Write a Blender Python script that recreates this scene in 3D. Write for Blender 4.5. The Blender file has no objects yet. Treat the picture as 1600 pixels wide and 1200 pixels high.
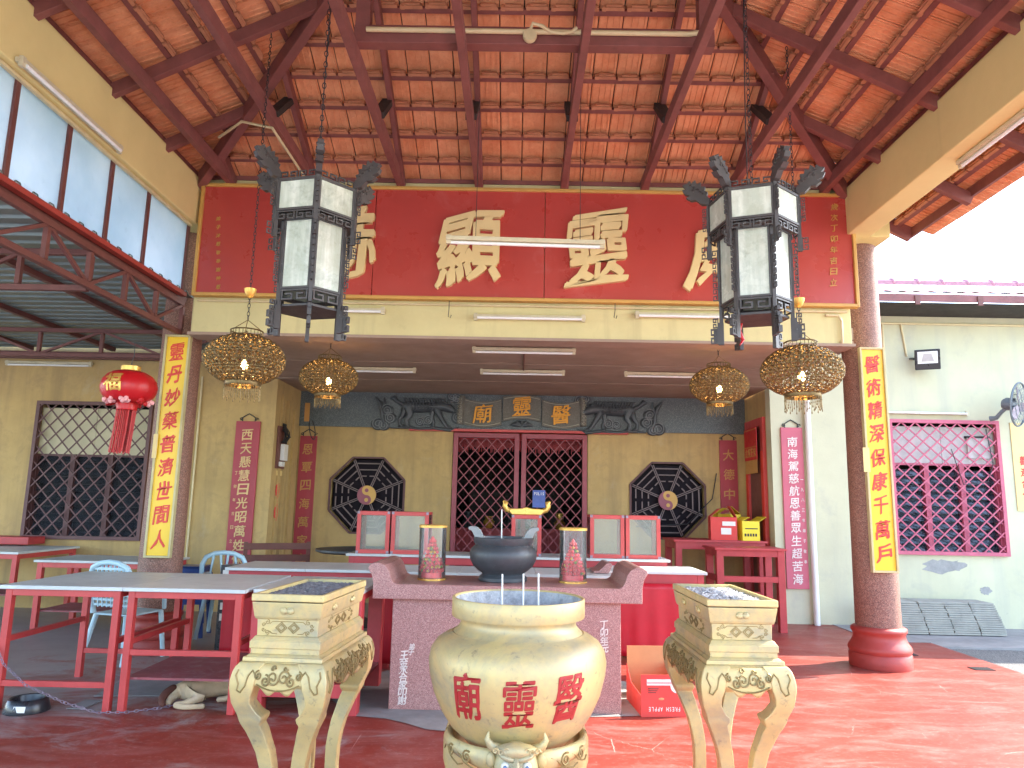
import bpy, bmesh, math, random
from mathutils import Vector, Matrix
R = math.radians
random.seed(11)
S = bpy.context.scene
COL = S.collection
# ------------------------------------------------------------------ camera
FPX, CH = 1130.0, 1.55
PITCH, ROLL, YAW = R(9.45), R(1.15), R(0.45)
cf = Vector((-math.sin(YAW)*math.cos(PITCH), math.cos(YAW)*math.cos(PITCH), math.sin(PITCH)))
cr0 = Vector((math.cos(YAW), math.sin(YAW), 0)); cu0 = cr0.cross(cf)
cr = cr0*math.cos(ROLL) + cu0*math.sin(ROLL); cu = -cr0*math.sin(ROLL) + cu0*math.cos(ROLL)
CC = Vector((0, 0, CH))
cam = bpy.data.cameras.new('camera'); cam.sensor_width = 36; cam.lens = FPX/1600*36
cam.clip_start = .05; cam.clip_end = 3000
co = bpy.data.objects.new('camera', cam); COL.objects.link(co)
co.matrix_world = Matrix(((cr.x, cu.x, -cf.x, CC.x), (cr.y, cu.y, -cf.y, CC.y), (cr.z, cu.z, -cf.z, CC.z), (0, 0, 0, 1)))
S.camera = co
def pr(p):
    v = Vector(p) - CC; z = v.dot(cf)
    return (800+FPX*v.dot(cr)/z, 600-FPX*v.dot(cu)/z, z)
def at(x, y, X=None, Y=None, Z=None):
    d = cf + cr*((x-800)/FPX) - cu*((y-600)/FPX)
    t = (X-CC.x)/d.x if X is not None else (Y-CC.y)/d.y if Y is not None else (Z-CC.z)/d.z
    return CC + d*t
def xp(x, y, Y): return at(x, y, Y=Y).x
def zp(x, y, Y): return at(x, y, Y=Y).z
# ------------------------------------------------------------------ sky, sun, exposure
SUN = Vector((1, .32, .98)).normalized()
W = bpy.data.worlds.new('World'); S.world = W; W.use_nodes = True
nt = W.node_tree; nt.nodes.clear()
sk = nt.nodes.new('ShaderNodeTexSky'); sk.sky_type = 'NISHITA'; sk.sun_disc = False
sk.sun_elevation = math.asin(SUN.z); sk.sun_rotation = math.atan2(SUN.x, SUN.y)
sk.air_density = 1.0; sk.dust_density = 1.2; sk.ozone_density = 1.0; sk.altitude = 30
bg = nt.nodes.new('ShaderNodeBackground'); bg.inputs[1].default_value = .15
wo = nt.nodes.new('ShaderNodeOutputWorld')
nt.links.new(sk.outputs[0], bg.inputs[0]); nt.links.new(bg.outputs[0], wo.inputs[0])
sl = bpy.data.lights.new('sun', 'SUN'); sl.energy = 2.0; sl.angle = R(.53); sl.color = (1, .93, .82)
so = bpy.data.objects.new('sun', sl); COL.objects.link(so)
so.rotation_euler = SUN.to_track_quat('Z', 'Y').to_euler(); so.location = SUN*40
S.view_settings.view_transform = 'Standard'; S.view_settings.look = 'None'
S.view_settings.exposure = 3.15; S.view_settings.gamma = 1; S.view_settings.use_curve_mapping = False
S.render.engine = 'CYCLES'
S.cycles.max_bounces = 10; S.cycles.diffuse_bounces = 6; S.cycles.transparent_max_bounces = 16
S.cycles.sample_clamp_indirect = 6
# ------------------------------------------------------------------ mesh builder
class MB:
    def __init__(s): s.v = []; s.f = []
    def add(s, vs, fs, m=None):
        b = len(s.v)
        s.v += [tuple(m @ Vector(p)) if m else tuple(p) for p in vs]
        s.f += [tuple(i+b for i in f) for f in fs]; return s
    def box(s, x0, x1, y0, y1, z0, z1, m=None):
        vs = [(x, y, z) for z in (z0, z1) for y in (y0, y1) for x in (x0, x1)]
        return s.add(vs, [(0,2,3,1),(4,5,7,6),(0,1,5,4),(2,6,7,3),(0,4,6,2),(1,3,7,5)], m)
    def cb(s, c, sz, m=None):
        return s.box(c[0]-sz[0]/2, c[0]+sz[0]/2, c[1]-sz[1]/2, c[1]+sz[1]/2, c[2]-sz[2]/2, c[2]+sz[2]/2, m)
    def bar(s, p, q, w, h, up=(0, 0, 1)):
        p = Vector(p); q = Vector(q); d = q-p; L = d.length; d.normalize(); up = Vector(up)
        if abs(d.dot(up)) > .98: up = Vector((0, 1, 0)) if abs(d.y) < .9 else Vector((1, 0, 0))
        a = up.cross(d).normalized(); b = d.cross(a)
        m = Matrix(((d.x, a.x, b.x, p.x), (d.y, a.y, b.y, p.y), (d.z, a.z, b.z, p.z), (0, 0, 0, 1)))
        return s.box(0, L, -w/2, w/2, -h/2, h/2, m)
    def tube(s, pts, r, n=8, cap=True, m=None, flat=1.0):
        pts = [Vector(p) for p in pts]; k = len(pts)
        rs = r if isinstance(r, (list, tuple)) else [r]*k
        vs = []; ref = None
        for i, p in enumerate(pts):
            d = (pts[min(i+1, k-1)]-pts[max(i-1, 0)]).normalized()
            if ref is None: ref = Vector((0, 0, 1)) if abs(d.z) < .9 else Vector((1, 0, 0))
            a = (ref - d*ref.dot(d)).normalized(); b = d.cross(a); ref = a
            for j in range(n):
                t = 2*math.pi*j/n
                vs.append(p + (a*math.cos(t)*flat + b*math.sin(t))*rs[i])
        fs = [(i*n+j, i*n+(j+1) % n, (i+1)*n+(j+1) % n, (i+1)*n+j) for i in range(k-1) for j in range(n)]
        if cap: fs += [tuple(range(n-1, -1, -1)), tuple(range((k-1)*n, k*n))]
        return s.add(vs, fs, m)
    def lathe(s, prof, n=32, c=(0, 0, 0), sx=1, sy=1, rib=None, m=None, close=False):
        vs = []
        for (r, z) in prof:
            for j in range(n):
                t = 2*math.pi*j/n; rr = r*(rib(t, z) if rib else 1)
                vs.append((c[0]+rr*math.cos(t)*sx, c[1]+rr*math.sin(t)*sy, c[2]+z))
        k = len(prof)
        fs = [(i*n+j, i*n+(j+1) % n, (i+1)*n+(j+1) % n, (i+1)*n+j) for i in range(k-1) for j in range(n)]
        if prof[0][0] > 1e-4 and not close: fs.append(tuple(range(n-1, -1, -1)))
        if prof[-1][0] > 1e-4 and not close: fs.append(tuple(range((k-1)*n, k*n)))
        return s.add(vs, fs, m)
    def cyl(s, c, r, z0, z1, n=16, m=None): return s.lathe([(r, z0), (r, z1)], n, c, m=m)
    def ball(s, c, r, n=12, k=8, m=None):
        r = r if isinstance(r, (tuple, list)) else (r, r, r)
        pf = [(math.sin(math.pi*i/k), -math.cos(math.pi*i/k)) for i in range(k+1)]
        pf[0] = (0.001, -1); pf[-1] = (.001, 1)
        mm = Matrix.Translation(c) @ Matrix.Diagonal((r[0], r[1], r[2], 1))
        return s.lathe(pf, n, m=(m @ mm) if m else mm)
    def prism(s, poly, y0, y1, m=None):      # poly in (x,z), extruded along y
        n = len(poly)
        vs = [(x, y0, z) for x, z in poly] + [(x, y1, z) for x, z in poly]
        fs = [tuple(range(n)), tuple(range(2*n-1, n-1, -1))] + [(i, i+n, (i+1) % n+n, (i+1) % n) for i in range(n)]
        return s.add(vs, fs, m)
    def torus(s, c, Rr, r, n=16, k=6, m=None):
        vs = []; 
        for i in range(n):
            a = 2*math.pi*i/n
            for j in range(k):
                b = 2*math.pi*j/k
                vs.append((c[0]+(Rr+r*math.cos(b))*math.cos(a), c[1]+(Rr+r*math.cos(b))*math.sin(a), c[2]+r*math.sin(b)))
        fs = [(i*k+j, ((i+1) % n)*k+j, ((i+1) % n)*k+(j+1) % k, i*k+(j+1) % k) for i in range(n) for j in range(k)]
        return s.add(vs, fs, m)
    def sheet(s, f, nu, nv):
        vs = [f(i/nu, j/nv) for j in range(nv+1) for i in range(nu+1)]
        return s.add(vs, [(j*(nu+1)+i, j*(nu+1)+i+1, (j+1)*(nu+1)+i+1, (j+1)*(nu+1)+i) for j in range(nv) for i in range(nu)])
    def merge(s, o, m=None): return s.add(o.v, o.f, m)
    def mesh(s, name, mat, smooth=None):
        me = bpy.data.meshes.new(name); me.from_pydata([tuple(p) for p in s.v], [], s.f)
        bm = bmesh.new(); bm.from_mesh(me); bmesh.ops.recalc_face_normals(bm, faces=bm.faces); bm.to_mesh(me); bm.free()
        me.materials.append(mat)
        if smooth:
            me.shade_smooth(); me.set_sharp_from_angle(angle=R(smooth))
        return me
    def build(s, name, mat, parent=None, smooth=None, bevel=0, **k):
        return link(name, s.mesh(name, mat, smooth), parent, bevel, **k)
def link(name, me, parent=None, bevel=0, label=None, cat=None, group=None, kind=None):
    o = bpy.data.objects.new(name, me); COL.objects.link(o)
    if parent: o.parent = parent
    if bevel:
        b = o.modifiers.new('bevel', 'BEVEL'); b.width = bevel; b.segments = 2; b.limit_method = 'ANGLE'; b.angle_limit = R(40)
        b.harden_normals = False
    tag(o, label, cat, group, kind); return o
def tag(o, label=None, cat=None, group=None, kind=None):
    if label: o['label'] = label
    if cat: o['category'] = cat
    if group: o['group'] = group
    if kind: o['kind'] = kind
    return o
def thing(name, label, cat, loc=(0, 0, 0), rz=0, group=None):
    o = bpy.data.objects.new(name, None); COL.objects.link(o); o.empty_display_size = .1
    o.location = loc; o.rotation_euler = (0, 0, rz); return tag(o, label, cat, group)
def kids(o): return [c for c in COL.objects if c.parent == o]
def dup(o, loc=None, rz=None, label=None, parent=None):
    c = o.copy(); COL.objects.link(c)
    if parent: c.parent = parent
    if loc is not None: c.location = loc
    if rz is not None: c.rotation_euler = (0, 0, rz)
    if label: c['label'] = label
    for k in kids(o): dup(k, parent=c)
    return c
T = lambda x, y, z: Matrix.Translation((x, y, z))
RX = lambda a: Matrix.Rotation(a, 4, 'X')
RY = lambda a: Matrix.Rotation(a, 4, 'Y')
RZ = lambda a: Matrix.Rotation(a, 4, 'Z')
SC = lambda a, b, c: Matrix.Diagonal((a, b, c, 1))
def spiral(cx, cz, r0, turns, start=0, sgn=1, n=22, y=0):
    return [(cx + r0*(1-.86*i/n)*math.cos(start+sgn*2*math.pi*turns*i/n), y, cz + r0*(1-.86*i/n)*math.sin(start+sgn*2*math.pi*turns*i/n)) for i in range(n+1)]
def holed(name, outer, holes, y, th, mat, parent):   # wall facing -y, polygons in (x,z)
    bm = bmesh.new(); es = []
    for lp in [outer]+holes:
        vs = [bm.verts.new((x, y, z)) for x, z in lp]
        es += [bm.edges.new((vs[i], vs[(i+1) % len(vs)])) for i in range(len(vs))]
    r = bmesh.ops.triangle_fill(bm, use_beauty=True, edges=es)
    fs = [g for g in r['geom'] if isinstance(g, bmesh.types.BMFace)]
    ex = bmesh.ops.extrude_face_region(bm, geom=fs)
    bmesh.ops.translate(bm, vec=(0, th, 0), verts=[g for g in ex['geom'] if isinstance(g, bmesh.types.BMVert)])
    bmesh.ops.recalc_face_normals(bm, faces=bm.faces)
    me = bpy.data.meshes.new(name); bm.to_mesh(me); bm.free(); me.materials.append(mat)
    return link(name, me, parent)
# ------------------------------------------------------------------ lettering
_gl = {}
def glyph(ch, off=.012, ext=.02, res=2):
    key = (ch, off, ext)
    if key not in _gl:
        cu_ = bpy.data.curves.new('t', 'FONT'); cu_.body = ch; cu_.size = 1; cu_.extrude = ext; cu_.resolution_u = res
        ob = bpy.data.objects.new('t', cu_); COL.objects.link(ob)
        dg = bpy.context.evaluated_depsgraph_get(); dg.update()
        me = ob.evaluated_get(dg).to_mesh()
        vs = [tuple(v.co) for v in me.vertices]; fs = [tuple(p.vertices) for p in me.polygons]
        ob.evaluated_get(dg).to_mesh_clear()
        bpy.data.objects.remove(ob); bpy.data.curves.remove(cu_)
        if off > 0:      # heavier strokes: overlaid shifted copies, each a hair proud of the last
            bv, bf = [], []
            for q, (dx, dy) in enumerate(((0, 0), (1, .25), (-1, -.25), (.35, 1), (-.35, -1), (.75, .75), (-.75, -.75))):
                b0 = len(bv); e = 1+.012*q
                bv += [(x+dx*off, y+dy*off, z*e) for x, y, z in vs]; bf += [tuple(i+b0 for i in f) for f in fs]
            vs, fs = bv, bf
        xs = [v[0] for v in vs] or [0]; ys = [v[1] for v in vs] or [0]
        cx = (min(xs)+max(xs))/2; cy = (min(ys)+max(ys))/2
        sx = max(max(xs)-min(xs), .01); sy = max(max(ys)-min(ys), .01)
        _gl[key] = ([((v[0]-cx), (v[1]-cy), v[2]) for v in vs], fs, sx, sy)
    return _gl[key]
def put(mb, ch, m, w, h=None, off=.012, ext=.02, fit=True, brush=0.0):
    """glyph into mb; m maps local (x right, z up, -y out) ; w,h = size"""
    vs, fs, sx, sy = glyph(ch, off, ext)
    h = h or w
    k = (w/max(sx, .55), h/max(sy, .55)) if fit else (w, h)
    ph = (sum(map(ord, ch)) % 97)*.13
    out = []
    for x, y, z in vs:
        if brush:
            x2 = x + brush*(.10*y + .035*math.sin(7*y+ph) + .02*math.sin(15*x+ph))
            y2 = y + brush*(.16*x + .03*math.sin(8*x+ph*2) + .02*math.sin(14*y+ph))
            x, y = x2, y2
        out.append((x*k[0], -z, y*k[1]))
    mb.add(out, fs, m)
# ------------------------------------------------------------------ materials
def lin(c):
    if isinstance(c, str):
        c = [int(c[i:i+2], 16)/255 for i in (0, 2, 4)]
        return [x/12.92 if x <= .04045 else ((x+.055)/1.055)**2.4 for x in c] + [1]
    return list(c)+[1] if len(c) == 3 else list(c)
class NT:
    def __init__(s, name):
        s.m = bpy.data.materials.new(name); s.m.use_nodes = True; s.n = s.m.node_tree; s.n.nodes.clear()
        s.out = s.n.nodes.new('ShaderNodeOutputMaterial'); s.b = s.n.nodes.new('ShaderNodeBsdfPrincipled')
        s.n.links.new(s.b.outputs[0], s.out.inputs[0])
        s.geo = s.n.nodes.new('ShaderNodeNewGeometry'); s.tc = s.n.nodes.new('ShaderNodeTexCoord')
        s.pos = s.geo.outputs['Position']
    def node(s, t, **k):
        n = s.n.nodes.new(t)
        for a, b in k.items(): setattr(n, a, b)
        return n
    def L(s, a, b): s.n.links.new(a, b)
    def vec(s, src, sc):
        n = s.node('ShaderNodeMapping'); n.inputs['Scale'].default_value = sc; s.L(src, n.inputs[0]); return n.outputs[0]
    def noise(s, scale, detail=6, rough=.6, vec=None, dist=0):
        n = s.node('ShaderNodeTexNoise'); n.inputs['Scale'].default_value = scale; n.inputs['Detail'].default_value = detail
        n.inputs['Roughness'].default_value = rough; n.inputs['Distortion'].default_value = dist
        s.L(vec or s.pos, n.inputs[0]); return n.outputs[0]
    def vor(s, scale, vec=None, out='Color', feature='F1'):
        n = s.node('ShaderNodeTexVoronoi', feature=feature); n.inputs['Scale'].default_value = scale; s.L(vec or s.pos, n.inputs[0]); return n.outputs[out]
    def ramp(s, fac, a, b, ca=(0, 0, 0), cb=(1, 1, 1)):
        n = s.node('ShaderNodeValToRGB'); n.color_ramp.elements[0].position = a; n.color_ramp.elements[1].position = b
        n.color_ramp.elements[0].color = lin(ca); n.color_ramp.elements[1].color = lin(cb); s.L(fac, n.inputs[0]); return n.outputs[0]
    def mix(s, fac, a, b, mode='MIX'):
        n = s.node('ShaderNodeMix', data_type='RGBA', blend_type=mode)
        for k, v in ((0, fac), (6, a), (7, b)):
            if hasattr(v, 'links') or hasattr(v, 'is_linked'): s.L(v, n.inputs[k])
            else: n.inputs[k].default_value = v if k == 0 else lin(v)
        return n.outputs[2]
    def math(s, op, a, b=0, clamp=False):
        n = s.node('ShaderNodeMath', operation=op, use_clamp=clamp)
        for k, v in ((0, a), (1, b)):
            if hasattr(v, 'is_linked'): s.L(v, n.inputs[k])
            else: n.inputs[k].default_value = v
        return n.outputs[0]
    def col(s, c): s.L(c, s.b.inputs['Base Color'])
    def set(s, **k):
        for a, v in k.items():
            i = s.b.inputs[a.replace('_', ' ')]
            if hasattr(v, 'is_linked'): s.L(v, i)
            else: i.default_value = v
        return s
    def bump(s, h, st=.3, dist=.01):
        n = s.node('ShaderNodeBump'); n.inputs['Strength'].default_value = st; n.inputs['Distance'].default_value = dist
        s.L(h, n.inputs['Height']); s.L(n.outputs[0], s.b.inputs['Normal']); return n
def mat(name, c, rough=.6, metal=0, var=.18, vs=5, dirt_or_light=None, bump=.15, bs=40, bd=.004, speck=None, streak=None, coord='pos', spec=.5, rv=.15):
    t = NT(name)
    if coord == 'obj': t.pos = t.tc.outputs['Object']
    c = lin(c)[:3]
    a = [x*(1-var) for x in c]; b = [min(1, x*(1+var)) for x in c]
    n1 = t.noise(vs, 7, .65)
    k = t.mix(t.ramp(n1, .3, .7), a, b)
    if speck:
        for (sc, col, th) in speck:
            sep = t.node('ShaderNodeSeparateColor'); t.L(t.vor(sc), sep.inputs[0])
            k = t.mix(t.math('GREATER_THAN', sep.outputs[0], th), k, col)
    if streak:
        col, sc, lo, hi, am = streak
        f = t.ramp(t.noise(1, 5, .6, vec=t.vec(t.pos, (sc, sc, sc*.08))), lo, hi)
        k = t.mix(t.math('MULTIPLY', f, am), k, col)
    if dirt_or_light:
        for (col, sc, lo, hi, am) in (dirt_or_light if isinstance(dirt_or_light, list) else [dirt_or_light]):
            f = t.ramp(t.noise(sc, 9, .72, dist=.4), lo, hi)
            k = t.mix(t.math('MULTIPLY', f, am), k, col)
    t.col(k)
    t.set(Roughness=t.math('ADD', t.math('MULTIPLY', t.noise(vs*2.3, 5), rv*2), rough-rv, True), Metallic=metal, Specular_IOR_Level=spec)
    if bump: t.bump(t.noise(bs, 6, .6), bump, bd)
    return t.m
M = {}
M['red_floor'] = None
def floor_mat():
    t = NT('red_cement_floor')
    big = t.noise(.9, 8, .7, dist=.6); str_ = t.noise(1.6, 8, .75, vec=t.vec(t.pos, (1, 3.2, 1)), dist=.8)
    fine = t.noise(26, 6, .7)
    k = t.mix(t.ramp(big, .35, .68), lin('7c2e23')[:3], lin('8e382c')[:3])
    k = t.mix(t.math('MULTIPLY', t.ramp(str_, .48, .75), .55), k, lin('a98079')[:3])
    sep = t.node('ShaderNodeSeparateXYZ'); t.L(t.pos, sep.inputs[0])
    # worn to bare cement where people walk: back and left part of the court
    bx = t.math('MULTIPLY', t.math('SUBTRACT', -1.2, sep.outputs[0]), .055); by = t.math('MULTIPLY', t.math('SUBTRACT', sep.outputs[1], 5.9), .045)
    wear = t.math('ADD', t.math('ADD', t.math('MAXIMUM', bx, -.22), t.math('MAXIMUM', by, -.13)), t.noise(1.15, 10, .74, vec=t.vec(t.pos, (1, 1.7, 1)), dist=1.0))
    k = t.mix(t.ramp(wear, .53, .68), k, lin('968c88')[:3])
    k = t.mix(t.math('MULTIPLY', t.ramp(fine, .55, .8), .3), k, lin('c9b3aa')[:3])
    # pale scratches and dry cracks
    e = t.vor(1.7, vec=t.mix(.12, t.pos, t.noise(3, 4)), out='Distance', feature='DISTANCE_TO_EDGE')
    cr_ = t.math('MULTIPLY', t.math('LESS_THAN', e, .0025), t.ramp(t.noise(1.1, 4), .54, .62))
    k = t.mix(t.math('MULTIPLY', cr_, .45), k, lin('d8c3b8')[:3])
    v2 = t.vor(5.5, vec=t.vec(t.pos, (1, 2.6, 1)), out='Distance')
    k = t.mix(t.math('MULTIPLY', t.math('LESS_THAN', v2, .03), .35), k, lin('dccabf')[:3])
    t.col(k); t.set(Roughness=t.math('ADD', t.math('MULTIPLY', t.noise(3, 6), .35), .28, True), Specular_IOR_Level=.45)
    t.bump(t.math('ADD', t.noise(9, 8, .7), t.math('MULTIPLY', fine, .3)), .18, .006); return t.m
M['red_floor'] = floor_mat()
M['asphalt'] = mat('asphalt', (.10, .10, .095), .9, var=.3, vs=40, bump=.5, bs=150, speck=[(160, (.25, .24, .22), .8)])
M['cement'] = mat('cement', lin('8d8a86')[:3], .85, var=.2, vs=2.5, dirt_or_light=[((.10, .10, .10), 1.8, .5, .75, .5), ((.35, .33, .3), 7, .55, .8, .4)], bump=.3)
M['yard'] = mat('pale_concrete_yard', (.42, .40, .37), .9, var=.12, vs=1.2, dirt_or_light=((.25, .24, .22), .8, .5, .8, .5), bump=.3)
M['wall_yellow'] = mat('painted_wall_yellow', lin('b89a63')[:3], .82, var=.14, vs=1.6, streak=((.17, .12, .07), 5, .48, .78, .5), dirt_or_light=[((.17, .12, .07), 3.2, .5, .78, .5), ((.12, .09, .06), 30, .64, .74, .4), ((.5, .47, .36), 1.1, .6, .75, .35)], bump=.35, bs=55)
M['wall_pale'] = mat('painted_wall_pale', lin('c0bc9c')[:3], .82, var=.08, vs=1.4, streak=((.33, .33, .3), 4, .5, .8, .4), dirt_or_light=[((.30, .30, .28), 2.2, .54, .78, .45), ((.2, .2, .19), 14, .66, .78, .4)], bump=.3, bs=50)
M['plaster_bare'] = mat('bare_plaster', lin('96948e')[:3], .9, var=.2, vs=9, bump=.4)
M['beam_cream'] = mat('beam_cream', lin('dcc888')[:3], .8, var=.06, vs=1.5, streak=((.3, .24, .12), 4, .6, .85, .25), bump=.3, bs=60)
M['header_cream'] = mat('header_cream', lin('cfc48e')[:3], .8, var=.08, vs=2, streak=((.25, .2, .12), 6, .55, .85, .4), dirt_or_light=((.3, .28, .16), 5, .6, .8, .4), bump=.3)
M['ceiling'] = mat('ceiling_brown', lin('9e8876')[:3], .85, var=.16, vs=2, dirt_or_light=[((.42, .35, .3), 3.5, .5, .8, .35)], bump=.3, bs=30)
M['timber'] = mat('roof_timber', lin('7f4b45')[:3], .62, var=.22, vs=4, bump=.25, bs=30, dirt_or_light=((.03, .015, .012), 6, .6, .8, .4))
M['dark_timber'] = mat('dark_timber', (.035, .028, .024), .8, var=.3, bump=.3)
M['terrazzo'] = mat('column_terrazzo', lin('7d5546')[:3], .6, var=.08, vs=3, speck=[(170, lin('a07c6a')[:3], .68), (210, lin('553a32')[:3], .76), (160, lin('8f6150')[:3], .85)], bump=.12, bs=120)
M['col_red'] = mat('column_base_red', lin('9c3c34')[:3], .5, var=.12, vs=4, dirt_or_light=((.5, .42, .38), 6, .64, .75, .5), bump=.15)
M['granite_pink'] = mat('altar_granite', lin('a0716a')[:3], .4, var=.06, vs=3, speck=[(240, lin('b88e86')[:3], .66), (260, lin('7f5a55')[:3], .76)], bump=.05)
M['board_red'] = mat('sign_board_red', lin('b2443c')[:3], .30, var=.08, vs=1.2, dirt_or_light=[(lin('c98078')[:3], 1.9, .56, .72, .35), (lin('d8a49c')[:3], 7, .66, .72, .3)], streak=(lin('b5524a')[:3], 2.2, .5, .8, .3), bump=.03)  # pale blotches stand for reflected light as well as scratches
M['gold_trim'] = mat('gold_trim', lin('c79a4e')[:3], .45, var=.1, bump=.08)
M['gold_leaf'] = mat('gold_lettering', lin('e4cd92')[:3], .42, metal=.1, var=.06, vs=3, bump=.05)
M['brass'] = mat('brass_paint', lin('c0ab72')[:3], .46, metal=.22, var=.12, vs=4, dirt_or_light=[((.50, .30, .15), 2.2, .45, .72, .65), ((.20, .22, .18), 3.4, .46, .66, .62), ((.10, .095, .08), 24, .58, .70, .6)], bump=.2, bs=28, bd=.003, coord='obj')  # orange-brown layer paints in warm floor bounce; other layers are patina
M['brass_dark'] = mat('brass_groove', lin('8a7648')[:3], .55, metal=.3, var=.2, bump=.1)  # darker brass on raised carving lines paints in their crease shading
M['red_paint'] = mat('red_paint_steel', lin('bc423e')[:3], .42, var=.12, vs=6, dirt_or_light=[(lin('d8a8a0')[:3], 12, .66, .8, .35), (lin('5a2020')[:3], 5, .62, .8, .35)], bump=.1)
M['red_wood'] = mat('red_paint_wood', lin('b03a3c')[:3], .5, var=.14, vs=5, dirt_or_light=[(lin('d0a0a0')[:3], 18, .68, .8, .4), (lin('4a1a1c')[:3], 4, .62, .82, .4)], bump=.2)
M['plank'] = mat('grey_board', lin('c0c4c0')[:3], .42, var=.14, vs=2.5, dirt_or_light=[((.2, .19, .17), 5, .55, .8, .5), ((.6, .58, .55), 14, .62, .8, .4)], bump=.15)
M['shelf_red'] = mat('worn_red_shelf', lin('8e4a4c')[:3], .6, var=.18, vs=4, dirt_or_light=((.42, .36, .35), 7, .5, .75, .55), bump=.15)
M['satin'] = mat('red_cloth', lin('b8182a')[:3], .38, var=.1, vs=5, bump=.1, bs=200, spec=.4)
M['grille_red'] = mat('grille_red', lin('94484e')[:3], .5, var=.15, vs=10, bump=.05)
M['grille_dark'] = mat('grille_dark', lin('5c3836')[:3], .55, var=.15, vs=10, bump=.05)
M['grille_pink'] = mat('grille_pink', lin('b9556a')[:3], .5, var=.15, vs=10, dirt_or_light=((.4, .3, .28), 20, .6, .75, .4), bump=.05)
M['dark_iron'] = mat('dark_iron', (.02, .02, .022), .55, var=.3, bump=.1)
M['dark_room'] = mat('dark_interior', (.03, .022, .022), .8, var=.3, bump=0)  # near-black colour stands in for the shade of unlit rooms
M['steel'] = mat('truss_steel', lin('6b3f3a')[:3], .55, var=.15, vs=8, dirt_or_light=((.5, .42, .38), 30, .68, .75, .5), bump=.1)
M['zinc'] = mat('zinc_sheet', lin('7f8a86')[:3], .45, metal=.4, var=.15, vs=3, streak=((.2, .22, .2), 6, .5, .8, .5), bump=.03)
M['frieze'] = mat('frieze_granite', lin('4c5354')[:3], .45, var=.1, vs=4, speck=[(140, lin('6b7373')[:3], .75)], bump=.05)
M['relief'] = mat('relief_stone', lin('43484b')[:3], .4, var=.2, vs=9, dirt_or_light=((.16, .16, .16), 10, .55, .75, .5), bump=.25)
M['relief_edge'] = mat('relief_edge', lin('74797a')[:3], .45, var=.1, bump=.05)  # paler stone paints the highlights along the carved cloud spirals
M['relief_line'] = mat('relief_line', lin('a19c88')[:3], .6, var=.1, bump=.05)
M['scroll_stone'] = mat('scroll_stone', lin('615d52')[:3], .6, var=.1, vs=20, speck=[(150, lin('6f6c62')[:3], .7)], bump=.05)
M['orange'] = mat('orange_lettering', lin('e09a28')[:3], .45, var=.06, bump=0)
M['yellow'] = mat('yellow_board', lin('e8bd22')[:3], .38, var=.05, vs=2, dirt_or_light=((.45, .36, .1), 8, .64, .8, .3), bump=.02)
M['yellow_frame'] = mat('pale_frame', lin('b7ab7c')[:3], .5, var=.1, bump=.05)
M['letter_red'] = mat('red_lettering', lin('d23a2c')[:3], .5, var=.05, bump=0)
M['urn_red'] = mat('urn_lettering', lin('9c2626')[:3], .5, var=.12, vs=15, bump=.05)
M['plaque_red'] = mat('plaque_red', lin('a13640')[:3], .55, var=.1, vs=3, streak=(lin('c07078')[:3], 4, .55, .85, .35), bump=.15)
M['plaque_pink'] = mat('plaque_pink', lin('bd5a68')[:3], .55, var=.08, vs=3, bump=.15)
M['plaque_gold'] = mat('plaque_lettering', lin('cfae74')[:3], .5, var=.1, bump=0)
M['plaque_dimgold'] = mat('plaque_dim_lettering', lin('b98848')[:3], .5, var=.1, bump=0)
M['white'] = mat('white_enamel', lin('dedbd2')[:3], .45, var=.05, vs=5, bump=0)
M['tube_white'] = mat('lamp_tube', (.82, .82, .78), .25, var=.02, bump=0)
M['casing'] = mat('lamp_casing', lin('c8bd9c')[:3], .5, var=.12, vs=12, dirt_or_light=((.25, .2, .12), 30, .6, .75, .5), bump=.05)
M['cream_pvc'] = mat('cream_pvc', lin('cdbd92')[:3], .5, var=.1, vs=8, bump=0)
M['lantern_wood'] = mat('lantern_wood', lin('403a38')[:3], .5, var=.25, vs=9, dirt_or_light=(lin('b4b0aa')[:3], 40, .63, .72, .7), bump=.25, bs=60, coord='obj')
M['lantern_glass'] = mat('lantern_pane', lin('b4b8a8')[:3], .25, var=.12, vs=3, streak=(lin('dcdccf')[:3], 16, .45, .7, .8), dirt_or_light=[(lin('6d766c')[:3], 6, .5, .7, .6), (lin('8a8468')[:3], 2.2, .45, .7, .5)], bump=.05)
M['ball_brass'] = mat('pierced_brass', lin('75623f')[:3], .42, metal=.7, var=.25, vs=12, dirt_or_light=((.07, .055, .04), 9, .5, .75, .6), bump=.05, coord='obj')
M['stone_black'] = mat('black_stone', lin('3d4043')[:3], .45, var=.2, vs=12, dirt_or_light=((.3, .3, .3), 20, .6, .8, .4), bump=.25, bs=80, coord='obj')
M['ash'] = mat('ash', (.36, .36, .36), .95, var=.35, vs=18, dirt_or_light=((.7, .68, .66), 30, .6, .75, .6), bump=.8, bs=60, bd=.02)
M['ash_dark'] = mat('dark_ash', (.14, .135, .14), .95, var=.5, vs=50, bump=.9, bs=90, bd=.02, dirt_or_light=((.5, .48, .46), 40, .55, .7, .5))  # darker copy of the ash, shade painted in for the shaded stand
M['lantern_red'] = mat('lantern_red', lin('b8141c')[:3], .4, var=.12, bump=.05)
M['petal'] = mat('pink_petal', lin('e0a0a0')[:3], .6, var=.1, bump=.1)
M['gold_foil'] = mat('gold_foil', lin('e0b45c')[:3], .3, metal=.5, var=.1, bump=.05)
M['pale_plastic'] = mat('pale_plastic', lin('a9c6cf')[:3], .4, var=.05, bump=0)
M['blue_plastic'] = mat('blue_plastic', lin('20386e')[:3], .35, var=.1, bump=0)
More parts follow.
